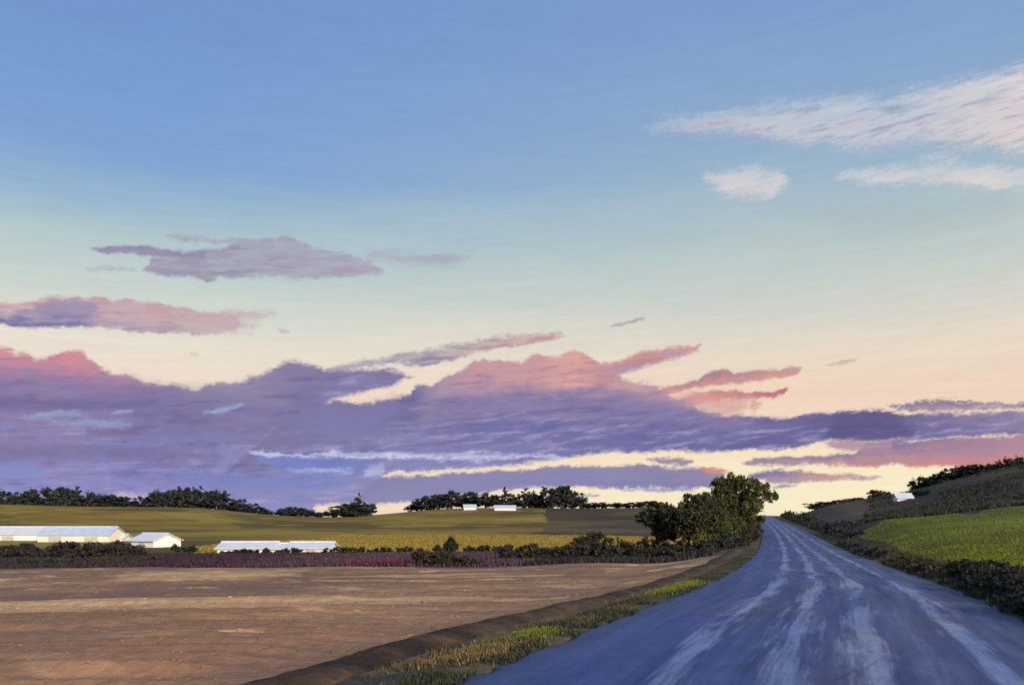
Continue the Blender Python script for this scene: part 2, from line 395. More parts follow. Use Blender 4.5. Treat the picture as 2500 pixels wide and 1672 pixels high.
    # rose underside at the right
    cloud([(1800, 1128), (1840, 1119), (2000, 1112), (2060, 1106), (2090, 1106), (2110, 1080), (2250, 1074), (2490, 1062), (2800, 1060), (3000, 1090)],
          [(1800, 1133), (1900, 1137), (2060, 1130), (2140, 1141), (2190, 1132), (2280, 1136), (2400, 1140), (2490, 1138), (2800, 1130), (3000, 1100)],
          [(1800, (140, 126, 160)), (2060, (150, 120, 152)), (2200, (138, 116, 160)), (2350, (160, 122, 152)), (2490, (176, 130, 152))],
          [(1800, (156, 138, 164)), (2000, (178, 140, 154)), (2140, (188, 134, 146)), (2490, (186, 132, 148))], 4, 1.0, 8)
    cloud([(2180, 1130), (2250, 1122), (2340, 1118), (2440, 1110), (2490, 1104), (2600, 1110)], [(2180, 1136), (2280, 1138), (2400, 1142), (2490, 1140), (2600, 1130)], (208, 128, 128), (222, 126, 118), 8, 0.9, 10, 0.3)
    cloud([(2000, 1130), (2080, 1124), (2160, 1128)], [(2000, 1134), (2100, 1138), (2140, 1142), (2160, 1138)], (190, 130, 140), (200, 128, 132), 6, 0.8, 8)
    cloud([(1990, 1080), (2030, 1074), (2120, 1078), (2200, 1082)], [(1990, 1084), (2040, 1096), (2110, 1104), (2200, 1094)], (176, 136, 158), (170, 132, 158), 8, 0.9, 8)
    # streaks low over the horizon
    cloud([(1560, 1118), (1600, 1116), (1660, 1118), (1705, 1122)], [(1560, 1122), (1620, 1132), (1670, 1136), (1705, 1128)], (160, 138, 166), (130, 118, 164), 5, 0.9, 9)
    cloud([(870, 1190), (920, 1166), (960, 1160), (1100, 1157), (1250, 1147), (1345, 1139), (1480, 1136), (1560, 1133), (1640, 1142), (1720, 1140), (1782, 1149)],
          [(870, 1236), (940, 1230), (1000, 1224), (1100, 1218), (1160, 1206), (1220, 1196), (1300, 1188), (1500, 1192), (1600, 1190), (1740, 1192), (1782, 1180)],
          [(870, (128, 126, 180)), (1500, (138, 130, 176)), (1690, (140, 128, 172)), (1782, (150, 132, 168))], [(870, (136, 132, 184)), (1500, (128, 126, 180)), (1782, (134, 124, 174))], 5, 1.0, 9)
    cloud([(1700, 1144), (1722, 1140), (1750, 1143), (1784, 1150)], [(1700, 1147), (1730, 1152), (1784, 1155)], (216, 130, 120), (226, 134, 118), 4, 0.95, 5)
    cloud([(1806, 1156), (1860, 1150), (1907, 1146), (1960, 1152), (2095, 1160), (2175, 1163)], [(1806, 1163), (1880, 1178), (2000, 1176), (2095, 1170), (2175, 1166)],
          [(1806, (116, 104, 154)), (1910, (130, 118, 164)), (2030, (206, 146, 146)), (2175, (140, 132, 170))], [(1806, (140, 128, 168)), (1960, (184, 146, 160)), (2050, (206, 150, 150)), (2175, (150, 140, 170))], 5, 1.0, 8)
    cloud([(1870, 1186), (1910, 1181), (1952, 1182)], [(1870, 1190), (1920, 1188), (1952, 1185)], (130, 124, 168), (140, 130, 172), 3, 0.9, 4)
    cloud([(1500, 1194), (1590, 1190), (1660, 1188), (1720, 1192)], [(1500, 1198), (1600, 1200), (1660, 1200), (1720, 1196)], (140, 144, 196), (150, 150, 198), 4, 0.9, 5)
    cloud([(1380, 1210), (1440, 1206), (1475, 1209)], [(1380, 1213), (1440, 1213), (1475, 1212)], (150, 146, 190), (150, 146, 190), 3, 0.8, 4)
    # brush-like streaks over everything
    st = g.m('ADD', g.mr(nD, 0.25, 0.75, 0.962, 1.038), g.m('MULTIPLY', g.m('SUBTRACT', nB, 0.5), 0.10))
    base_col = col

    def closure(box):
        """the sky of one stretch of directions, with only the clouds that reach into it"""
        c = base_col
        if box is not None:
            for k, (b, sp_) in enumerate(specs):
                if b[1] > box[0] and b[0] < box[1] and b[3] > box[2] and b[2] < box[3]:
                    c = emit(c, k, sp_)
        f = g.n('ShaderNodeVectorMath', operation='SCALE')
        NT.links.new(c, f.inputs[0])
        NT.links.new(st, f.inputs['Scale'])
        bg = g.n('ShaderNodeBackground')
        bg.inputs['Strength'].default_value = 1.0
        NT.links.new(f.outputs[0], bg.inputs[0])
        return bg.outputs[0]

    def pick(f, a, b):
        x = g.n('ShaderNodeMixShader')
        NT.links.new(f, x.inputs[0])
        NT.links.new(a, x.inputs[1])
        NT.links.new(b, x.inputs[2])
        return x.outputs[0]

    EB, AU = 0.233, 0.03
    A1, A2 = -0.20, 0.17
    low = pick(g.m('GREATER_THAN', az, A1), closure((-1.0, A1, -0.2, EB)),
               pick(g.m('GREATER_THAN', az, A2), closure((A1, A2, -0.2, EB)), closure((A2, 1.0, -0.2, EB))))
    high = pick(g.m('GREATER_THAN', az, AU), closure((-1.0, AU, EB, 0.6)), closure((AU, 1.0, EB, 0.6)))
    front = pick(g.m('GREATER_THAN', el, EB), low, high)
    off = g.m('MAXIMUM', g.m('GREATER_THAN', aab, 0.85), g.m('MAXIMUM', g.m('GREATER_THAN', el, 0.6), g.m('LESS_THAN', el, -0.03)))
    out = g.n('ShaderNodeOutputWorld')
    NT.links.new(pick(off, front, closure(None)), out.inputs[0])


build_world()
try:
    W.cycles.sampling_method = 'MANUAL'
    W.cycles.sample_map_resolution = 512
except Exception:
    pass


# ------------------------------------------------------------------ terrain functions
def hermite(xs, ys):
    xs, ys = np.array(xs, float), np.array(ys, float)
    m = np.gradient(ys, xs)

    def f(x):
        x = np.asarray(x, float)
        i = np.clip(np.searchsorted(xs, x) - 1, 0, len(xs) - 2)
        h = xs[i + 1] - xs[i]
        t = np.clip((x - xs[i]) / h, 0, 1)
        r = (2 * t**3 - 3 * t**2 + 1) * ys[i] + (t**3 - 2 * t**2 + t) * h * m[i] + (-2 * t**3 + 3 * t**2) * ys[i + 1] + (t**3 - t**2) * h * m[i + 1]
        r = r + np.where(x < xs[0], (x - xs[0]) * m[0], 0) + np.where(x > xs[-1], (x - xs[-1]) * m[-1], 0)
        return r
    return f


ROAD_X = hermite([-40, 0, 8, 13, 20.4, 30, 42.3, 63, 95, 137, 220, 400, 700], [-13.6, -0.25, 2.6, 4.4, 7.2, 10.4, 14.3, 20.6, 29.9, 41.6, 64.0, 113.0, 190])
ROAD_Z = hermite([-60, 0, 8, 13, 20.4, 42, 63, 100, 137, 250, 400, 520, 700, 1200], [0.3, 0.07, 0.05, 0.0, -0.15, -0.55, -0.76, -0.62, -0.25, 0.9, 2.3, 1.2, -4, -14])


def smooth(a, b, x):
    t = np.clip((x - a) / (b - a), 0, 1)
    return t * t * (3 - 2 * t)


def vnoise(x, y, s=1.0, seed=0):
    """cheap value noise"""
    x, y = np.asarray(x, float) / s + seed * 17.13, np.asarray(y, float) / s + seed * 9.71
    xi, yi = np.floor(x), np.floor(y)
    fx, fy = x - xi, y - yi
    fx, fy = fx * fx * (3 - 2 * fx), fy * fy * (3 - 2 * fy)

    def h(a, b):
        q = np.sin(a * 127.1 + b * 311.7 + seed * 3.3) * 43758.5453
        return q - np.floor(q)
    return (h(xi, yi) * (1 - fx) + h(xi + 1, yi) * fx) * (1 - fy) + (h(xi, yi + 1) * (1 - fx) + h(xi + 1, yi + 1) * fx) * fy - 0.5


CP = []


def cp(px, D, py=None, z=None):
    if z is None:
        z = EYE - D * (py - HZ) / F
    CP.append((math.atan2((px - CX) / F, 1.0), math.log(D), z))


RIDGE = [(-900, 1238), (-300, 1234), (0, 1236), (300, 1240), (480, 1242), (560, 1248), (650, 1258), (760, 1264), (880, 1262), (980, 1252), (1080, 1243), (1250, 1240), (1420, 1242), (1560, 1240), (1700, 1244)]
for px in (-900, -300, 0, 300, 600, 900, 1200, 1450, 1650):
    cp(px, 4, z=0.0)
    cp(px, 9, z=-0.02)
    cp(px, 25, z=-0.62)
    cp(px, 60, py=1387 if px < 1400 else 1375)
    cp(px, 95, py=1354)
    cp(px, 135, py=1344)
    cp(px, 225, py=1308)
    cp(px, 320, py=1294)
    cp(px, 450, py=float(np.interp(px, [0, 400, 600, 800, 1000, 1300, 1600], [1264, 1266, 1275, 1280, 1268, 1265, 1266])))
for px, py in RIDGE:
    cp(px, 620, py=py)
    cp(px, 800, z=EYE - 620 * (py - HZ) / F - 9)
    cp(px, 1800, z=-16)
    cp(px, 9000, z=-60)
for px in (2000, 2150, 2300, 2490, 2800, 3400):
    cp(px, 4, z=0.0)
    cp(px, 12, z=0.15)
for px, D, py in [(2300, 28, 1392), (2490, 28, 1388), (2900, 28, 1385), (3400, 28, 1380), (2300, 70, 1300), (2490, 70, 1298), (2900, 70, 1290), (3400, 70, 1280),
                  (2050, 115, 1276), (2200, 115, 1266), (2330, 115, 1257), (2490, 115, 1242), (2900, 115, 1230), (3400, 115, 1220),
                  (2000, 190, 1260), (2200, 190, 1240), (2490, 190, 1200), (2900, 190, 1180), (3400, 190, 1170),
                  (1930, 290, 1246), (2000, 290, 1238), (2130, 290, 1222), (2200, 290, 1213), (2300, 290, 1190), (2490, 290, 1156), (2700, 290, 1140), (3000, 290, 1135), (3400, 290, 1130)]:
    cp(px, D, py=py)
for px in (1850, 2000, 2200, 2490, 2900, 3400):
    cp(px, 520, z=1.0)
    cp(px, 900, z=-8)
    cp(px, 1800, z=-16)
    cp(px, 9000, z=-60)
CPa = np.array(CP)
_P = np.column_stack([CPa[:, 0] * 2.2, CPa[:, 1]])


def _U(r2):
    return 0.5 * r2 * np.log(r2 + 1e-12)


_n = len(_P)
_K = _U(((_P[:, None, :] - _P[None, :, :]) ** 2).sum(-1)) + np.eye(_n) * 0.002
_A = np.zeros((_n + 3, _n + 3))
_A[:_n, :_n] = _K
_A[:_n, _n] = 1
_A[:_n, _n + 1:] = _P
_A[_n:, :_n] = _A[:_n, _n:].T
_w = np.linalg.solve(_A, np.concatenate([CPa[:, 2], [0, 0, 0]]))


def tps(x, y):
    x, y = np.atleast_1d(np.asarray(x, float)), np.atleast_1d(np.asarray(y, float))
    sh = x.shape
    x, y = x.ravel(), y.ravel()
    D = np.maximum(np.hypot(x, y), 3.5)
    q = np.column_stack([np.arctan2(x, y) * 2.2, np.log(D)])
    out = np.empty(len(x))
    for i in range(0, len(x), 20000):
        p = q[i:i + 20000]
        r2 = ((p[:, None, :] - _P[None]) ** 2).sum(-1)
        out[i:i + 20000] = _U(r2) @ _w[:_n] + _w[_n] + p @ _w[_n + 1:]
    return out.reshape(sh)


def lateral(x, y):
    d = (ROAD_X(np.asarray(y) + 0.5) - ROAD_X(np.asarray(y) - 0.5))
    return (x - ROAD_X(y)) / np.sqrt(1 + d * d)


def relief(x, y, u):
    """furrows, ditch and unevenness added to the broad shape"""
    z = 0.05 * vnoise(x, y, 2.3, 1) + 0.12 * vnoise(x, y, 9, 2)
    inf = smooth(-5.3, -6.6, u) * smooth(62, 59, y)
    row = y + 0.03 * x + 0.35 * vnoise(x, y, 6, 3) + 0.22 * vnoise(x, y, 1.3, 4)
    amp = 0.026 + 0.03 * vnoise(x, y, 5, 5)
    z = z + inf * (amp * np.sin(row * 2 * math.pi / 0.62) + 0.028 * vnoise(x * .35, y, 0.42, 6) + 0.012 * vnoise(x, y, 0.2, 7) + 0.10 * smooth(.05, .12, vnoise(x * .25, y, 1.7, 10)))
    z = z - 0.08 * np.exp(-((u + 4.2) / 0.35) ** 2) * smooth(66, 58, y)
    return z


def H(x, y, fine=True):
    x, y = np.atleast_1d(np.asarray(x, float)), np.atleast_1d(np.asarray(y, float))
    z = tps(x, y)
    u = lateral(x, y)
    w = 1 - smooth(3.2, 6.5 + 0.05 * np.clip(y, 0, 400), np.abs(u))
    w = w * smooth(900, 500, y) * smooth(-30, -5, y)
    zr = ROAD_Z(y)
    zz = z * (1 - w) + zr * w
    if fine:
        out = smooth(3.0, 3.9, np.abs(u))
        zz = zz + relief(x, y, u) * out * smooth(500, 200, y)
    zz = zz - 0.12 * smooth(3.15, 2.7, np.abs(u)) * smooth(560, 500, y)
    return zz


def at(px, D):
    return (px - CX) / F * D, D


def hz(x, y):
    return float(H(x, y)[0])


# ------------------------------------------------------------------ mesh helpers
def mesh_np(name, V, Fc, smooth_shade=False, attrs=None):
    V = np.asarray(V, np.float32)
    Fc = np.asarray(Fc, np.int32)
    me = bpy.data.meshes.new(name)
    k = Fc.shape[1]
    me.vertices.add(len(V))
    me.vertices.foreach_set('co', V.ravel())
    me.loops.add(Fc.size)
    me.loops.foreach_set('vertex_index', Fc.ravel())
    me.polygons.add(len(Fc))
    me.polygons.foreach_set('loop_start', np.arange(0, Fc.size, k, dtype=np.int32))
    try:
        me.polygons.foreach_set('loop_total', np.full(len(Fc), k, np.int32))
    except Exception:
        pass
    me.update(calc_edges=True)
    if smooth_shade:
        me.polygons.foreach_set('use_smooth', np.ones(len(Fc), bool))
    for an, (dom, val) in (attrs or {}).items():
        a = me.attributes.new(an, 'FLOAT', dom)
        a.data.foreach_set('value', np.asarray(val, np.float32))
    return me


def link(name, data, parent=None, mat=None):
    o = bpy.data.objects.new(name, data)
    C.objects.link(o)
    if parent is not None:
        o.parent = parent
    if mat is not None and data is not None and not data.materials:
        data.materials.append(mat)
    return o


def tag(o, label=None, cat=None, group=None, kind=None):
    if label:
        o['label'] = label
    if cat:
        o['category'] = cat
    if group:
        o['group'] = group
    if kind:
        o['kind'] = kind
    return o


def empty(name, loc, rz=0.0, sc=None):
    o = bpy.data.objects.new(name, None)
    o.empty_display_size = 0.3
    C.objects.link(o)
    o.location = loc
    o.rotation_euler = (0, 0, rz)
    if sc:
        o.scale = sc
    return o


# ------------------------------------------------------------------ materials
def mat_base(name):
    m = bpy.data.materials.new(name)
    m.use_nodes = True
    nt = m.node_tree
    b = nt.nodes['Principled BSDF']
    b.inputs['Roughness'].default_value = 0.9
    b.inputs['Specular IOR Level'].default_value = 0.2
    return m, G(nt), b


def mat_ground(name, c1, c2, c3, sx=0.05, sy=0.35, bump=0.4, fine=3.0, spec=0.15, rot=0.0):
    """ground colours in long strokes across the slope, patches and fine grain"""
    m, g, b = mat_base(name)
    tc = g.n('ShaderNodeTexCoord')
    mp = g.n('ShaderNodeMapping')
    mp.inputs['Rotation'].default_value = (0, 0, rot)
    mp.inputs['Scale'].default_value = (sx, sy, 0.2)
    g.nt.links.new(tc.outputs['Object'], mp.inputs[0])
    n1, _ = g.noise(mp.outputs[0], 1.0, 5.0, 0.62, 0.4)
    n2, _ = g.noise(tc.outputs['Object'], fine, 4.0, 0.65)
    n3, _ = g.noise(mp.outputs[0], 0.27, 3.0, 0.5)
    col = g.ramp(g.m('ADD', g.m('MULTIPLY', n1, 0.75), g.m('MULTIPLY', n3, 0.25)), [(0.40, c2), (0.5, c1), (0.60, c3)])
    hs = g.n('ShaderNodeHueSaturation')
    g.put(hs.inputs['Value'], g.mr(n2, 0.2, 0.8, 0.72, 1.25))
    g.put(hs.inputs['Color'], col)
    g.nt.links.new(hs.outputs[0], b.inputs['Base Color'])
    b.inputs['Specular IOR Level'].default_value = spec
    bp = g.n('ShaderNodeBump')
    bp.inputs['Strength'].default_value = bump
    bp.inputs['Distance'].default_value = 0.08
    g.nt.links.new(n2, bp.inputs['Height'])
    g.nt.links.new(bp.outputs[0], b.inputs['Normal'])
    return m


def mat_soil():
    """dry earth in broad smooth patches and long strokes, a paler sandy strip across the middle"""
    m = mat_ground('ploughed_soil', rgb(.265, .150, .083), rgb(.205, .116, .072), rgb(.33, .19, .102), 0.07, 0.22, 0.5, 5.0)
    g = G(m.node_tree)
    hs = [n for n in g.nt.nodes if n.type == 'HUE_SAT'][0]
    src = hs.inputs['Color'].links[0].from_socket
    tc = [n for n in g.nt.nodes if n.type == 'TEX_COORD'][0]
    sp = g.n('ShaderNodeSeparateXYZ')
    g.nt.links.new(tc.outputs['Object'], sp.inputs[0])
    x, y0 = sp.outputs[0], sp.outputs[1]
    wn, _ = g.noise(g.xyz(g.m('MULTIPLY', x, 0.13), g.m('MULTIPLY', y0, 0.36), 0.0), 1.0, 6.0, 0.62)
    w2, _ = g.noise(g.xyz(g.m('MULTIPLY', x, 0.42), g.m('MULTIPLY', y0, 1.5), 5.0), 1.0, 5.0, 0.6)
    y = g.m('ADD', y0, g.m('MULTIPLY', g.m('SUBTRACT', wn, 0.5), 6.0))
    tan = g.mix(g.mr(w2, 0.42, 0.58), rgb(.44, .265, .140), rgb(.57, .36, .19))
    mauve = g.mix(g.mr(w2, 0.42, 0.58), rgb(.190, .108, .080), rgb(.245, .145, .095))
    strip = g.m('MULTIPLY', g.mr(y, 17.9, 18.3, smooth=True), g.mr(y, 26.0, 27.2, 1.0, 0.0, smooth=True))
    strip = g.m('MULTIPLY', strip, g.mr(g.m('ADD', x, g.m('MULTIPLY', g.m('SUBTRACT', w2, 0.5), 14.0)), -7.0, -2.0, 1.0, 0.15, smooth=True))
    c = g.mix(g.mr(wn, 0.53, 0.56, 0.0, 0.85, smooth=True), src, mauve)
    c = g.mix(g.mr(wn, 0.465, 0.44, 0.0, 0.8, smooth=True), c, tan)
    c = g.mix(g.m('MULTIPLY', g.m('MULTIPLY', g.mr(y, 28.0, 29.5, smooth=True), g.mr(y, 38.0, 43.0, 1.0, 0.0, smooth=True)), g.mr(x, -12.0, -2.0, 0.75, 0.2, smooth=True)), c, mauve)
    c = g.mix(g.mr(y, 15.0, 17.0, 0.8, 0.0, smooth=True), c, g.mix(w2, rgb(.215, .118, .078), rgb(.275, .155, .098)))
    c = g.mix(g.m('MULTIPLY', strip, 0.95), c, tan)
    patch = g.m('MULTIPLY', g.m('MULTIPLY', g.mr(y, 44.0, 45.5, smooth=True), g.mr(y, 55.0, 56.0, 1.0, 0.0, smooth=True)),
                g.m('MULTIPLY', g.mr(x, -21.5, -20.0, smooth=True), g.mr(x, -15.5, -12.0, 1.0, 0.0, smooth=True)))
    c = g.mix(g.m('MULTIPLY', patch, 0.9), c, tan)
    c = g.mix(g.mr(w2, 0.645, 0.665, 0.0, 0.7, smooth=True), c, rgb(.52, .33, .165))
    c = g.mix(g.mr(w2, 0.345, 0.32, 0.0, 0.5, smooth=True), c, rgb(.17, .105, .095))
    c = g.mix(1.0, c, (1.18, 1.18, 1.08, 1), 'MULTIPLY')
    g.nt.links.new(c, hs.inputs['Color'])
    return m


def mat_leaf(name, c_lo, c_hi, trans=0.12, c_mid=None, patch=0.0):
    m, g, b = mat_base(name)
    at_ = g.n('ShaderNodeAttribute')
    at_.attribute_name = 'rnd'
    oi = g.n('ShaderNodeObjectInfo')
    f = g.m('ADD', g.m('MULTIPLY', at_.outputs['Fac'], 0.85), g.m('MULTIPLY', oi.outputs['Random'], 0.15), clamp=True)
    if patch > 0:
        tcp = g.n('ShaderNodeTexCoord')
        mpp = g.n('ShaderNodeMapping')
        mpp.inputs['Scale'].default_value = (0.10, 0.20, 0.1)
        g.nt.links.new(tcp.outputs['Object'], mpp.inputs[0])
        pn, _ = g.noise(mpp.outputs[0], 1.0, 4.0, 0.6)
        f = g.m('ADD', f, g.m('MULTIPLY', g.m('SUBTRACT', pn, 0.5), patch), clamp=True)
    st = [(0.05, c_lo), (0.95, c_hi)]
    if c_mid:
        st.insert(1, (0.55, c_mid))
    col = g.ramp(f, st)
    g.nt.links.new(col, b.inputs['Base Color'])
    b.inputs['Roughness'].default_value = 0.75
    b.inputs['Specular IOR Level'].default_value = 0.18
    if trans > 0:
        tr = g.n('ShaderNodeBsdfTranslucent')
        g.nt.links.new(col, tr.inputs[0])
        mx = g.n('ShaderNodeMixShader')
        mx.inputs[0].default_value = trans
        g.nt.links.new(b.outputs[0], mx.inputs[1])
        g.nt.links.new(tr.outputs[0], mx.inputs[2])
        g.nt.links.new(mx.outputs[0], g.nt.nodes['Material Output'].inputs[0])
    return m


def mat_plain(name, c, rough=0.8, var=0.2, scale=4.0, spec=0.25, stretch=(1, 1, 1)):
    m, g, b = mat_base(name)
    tc = g.n('ShaderNodeTexCoord')
    mp = g.n('ShaderNodeMapping')
    mp.inputs['Scale'].default_value = stretch
    g.nt.links.new(tc.outputs['Object'], mp.inputs[0])
    n1, _ = g.noise(mp.outputs[0], scale, 4.0, 0.6)
    d = tuple(q * (1 - var) for q in c[:3]) + (1,)
    u = tuple(min(1, q * (1 + var)) for q in c[:3]) + (1,)
    g.nt.links.new(g.ramp(n1, [(0.3, d), (0.7, u)]), b.inputs['Base Color'])
    b.inputs['Roughness'].default_value = rough
    b.inputs['Specular IOR Level'].default_value = spec
    return m


def rgb(r, g, b):
    return (r, g, b, 1.0)


def mat_pasture():
    """grazed slope: dark olive, golden brown and pale olive stretches"""
    m = mat_ground('olive_pasture', rgb(.25, .160, .020), rgb(.18, .122, .018), rgb(.32, .215, .026), 0.03, 0.03, 0.6, 0.8)
    g = G(m.node_tree)
    hs = [n for n in g.nt.nodes if n.type == 'HUE_SAT'][0]
    src = hs.inputs['Color'].links[0].from_socket
    tc = [n for n in g.nt.nodes if n.type == 'TEX_COORD'][0]
    sp = g.n('ShaderNodeSeparateXYZ')
    g.nt.links.new(tc.outputs['Object'], sp.inputs[0])
    a, _ = g.noise(g.xyz(g.m('MULTIPLY', sp.outputs[0], 0.011), g.m('MULTIPLY', sp.outputs[1], 0.0085), 2.0), 1.0, 5.0, 0.6)
    b_, _ = g.noise(g.xyz(g.m('MULTIPLY', sp.outputs[0], 0.016), g.m('MULTIPLY', sp.outputs[1], 0.013), 8.0), 1.0, 5.0, 0.6)
    c = g.mix(g.mr(a, 0.50, 0.57, 0.0, 0.85, smooth=True), src, rgb(.090, .076, .016))
    c = g.mix(g.mr(b_, 0.53, 0.60, 0.0, 0.8, smooth=True), c, rgb(.33, .25, .036))
    c = g.mix(g.mr(b_, 0.44, 0.38, 0.0, 0.7, smooth=True), c, rgb(.185, .105, .026))
    g.nt.links.new(c, hs.inputs['Color'])
    return m


def mat_heather(name, lo, hi, trans):
    m = mat_leaf(name, lo, hi, trans)
    g = G(m.node_tree)
    b = g.nt.nodes['Principled BSDF']
    src = b.inputs['Base Color'].links[0].from_socket
    tc = g.n('ShaderNodeTexCoord')
    sp = g.n('ShaderNodeSeparateXYZ')
    g.nt.links.new(tc.outputs['Object'], sp.inputs[0])
    wn, _ = g.noise(tc.outputs['Object'], 0.22, 4.0, 0.6)
    xx = g.m('ADD', sp.outputs[0], g.m('MULTIPLY', g.m('SUBTRACT', wn, 0.5), 22.0))
    c = g.mix(g.mr(xx, -26.0, -14.0, 0.75, 0.0, smooth=True), src, rgb(.042, .022, .034))
    g.nt.links.new(c, b.inputs['Base Color'])
    return m


M = {}
# ploughed soil
M['soil'] = mat_soil()
M['margin'] = mat_ground('verge_soil', rgb(.10, .085, .05), rgb(.055, .045, .035), rgb(.16, .12, .06), 0.5, 0.5, 0.8, 5.0)
M['ditch'] = mat_ground('ditch_soil', rgb(.07, .045, .028), rgb(.035, .024, .018), rgb(.12, .075, .045), 0.4, 0.8, 0.9, 6.0)
M['heather'] = mat_ground('heather_ground', rgb(.10, .055, .07), rgb(.06, .034, .046), rgb(.14, .085, .105), 0.05, 0.15, 0.8, 2.0)
M['scrub'] = mat_ground('scrub_ground', rgb(.05, .048, .036), rgb(.032, .03, .026), rgb(.075, .066, .042), 0.05, 0.15, 0.8, 2.0)
M['yellow'] = mat_ground('yellow_grass', rgb(.34, .24, .04), rgb(.20, .14, .028), rgb(.47, .36, .07), 0.02, 0.05, 0.6, 1.2)
M['olive'] = mat_pasture()
M['brown'] = mat_ground('brown_pasture', rgb(.082, .058, .024), rgb(.05, .04, .022), rgb(.14, .10, .03), 0.016, 0.02, 0.6, 0.8)
M['green'] = mat_ground('green_grass', rgb(.12, .135, .017), rgb(.075, .078, .017), rgb(.195, .235, .024), 0.03, 0.09, 0.7, 2.2, rot=0.25)
M['hill'] = mat_ground('hill_turf', rgb(.046, .037, .020), rgb(.028, .025, .018), rgb(.085, .062, .026), 0.025, 0.05, 0.7, 0.8)
M['fallow'] = mat_ground('fallow_earth', rgb(.105, .08, .045), rgb(.075, .058, .036), rgb(.14, .105, .055), 0.02, 0.08, 0.7, 0.8)
M['leaf_dark'] = mat_leaf('dark_foliage', rgb(.020, .024, .020), rgb(.062, .068, .046), 0.08)
M['leaf_conifer'] = mat_leaf('blue_dark_foliage', rgb(.022, .028, .028), rgb(.062, .072, .066), 0.05)
M['leaf_olive'] = mat_leaf('olive_foliage', rgb(.045, .052, .024), rgb(.165, .18, .032), 0.2, rgb(.085, .094, .036))
M['leaf_oliveb'] = mat_leaf('dark_olive_foliage', rgb(.036, .042, .024), rgb(.11, .12, .045), 0.15, rgb(.064, .070, .036))
M['leaf_black'] = mat_leaf('near_black_green_foliage', rgb(.012, .016, .013), rgb(.040, .046, .034), 0.06)
M['leaf_maroon'] = mat_leaf('dark_maroon_foliage', rgb(.020, .018, .020), rgb(.058, .045, .046), 0.06)
M['leaf_brown'] = mat_leaf('brown_green_foliage', rgb(.028, .026, .018), rgb(.075, .062, .035), 0.1)
M['leaf_hedge'] = mat_leaf('deep_green_foliage', rgb(.014, .024, .018), rgb(.035, .055, .03), 0.1)
M['leaf_heather'] = mat_heather('heather_sprigs', rgb(.05, .03, .042), rgb(.15, .088, .115), 0.1)
M['leaf_red'] = mat_leaf('crimson_sprigs', rgb(.07, .03, .04), rgb(.19, .05, .07), 0.1)
M['grass_dark'] = mat_leaf('dark_grass', rgb(.025, .032, .022), rgb(.085, .092, .048), 0.2)
M['grass_dry'] = mat_leaf('dry_grass', rgb(.12, .085, .04), rgb(.36, .275, .12), 0.25)
M['grass_lime'] = mat_leaf('lime_grass', rgb(.11, .14, .02), rgb(.27, .32, .045), 0.3)
M['grass_green'] = mat_leaf('field_grass', rgb(.070, .076, .016), rgb(.215, .255, .028), 0.25, None, 2.4)
M['grass_brown'] = mat_leaf('brown_grass', rgb(.065, .045, .026), rgb(.17, .115, .058), 0.2)
M['grass_yellow'] = mat_leaf('yellow_field_grass', rgb(.20, .14, .03), rgb(.48, .36, .075), 0.25)
M['bark'] = mat_plain('bark', rgb(.045, .036, .028), 0.95, 0.4, 6.0, 0.1, (1, 1, 0.2))
M['roof'] = mat_plain('pale_roof', rgb(.74, .78, .80), 0.55, 0.10, 0.8, 0.4, (1, 1, 1))
M['roof_blue'] = mat_plain('pale_blue_roof', rgb(.58, .70, .78), 0.5, 0.12, 0.8, 0.4)
M['wall_white'] = mat_plain('white_wall', rgb(.88, .87, .83), 0.8, 0.05, 0.6, 0.2)
M['wall_cream'] = mat_plain('cream_wall', rgb(.86, .82, .70), 0.8, 0.08, 0.6, 0.2)
M['door'] = mat_plain('barn_door', rgb(.56, .53, .46), 0.8, 0.2, 2.0, 0.2)


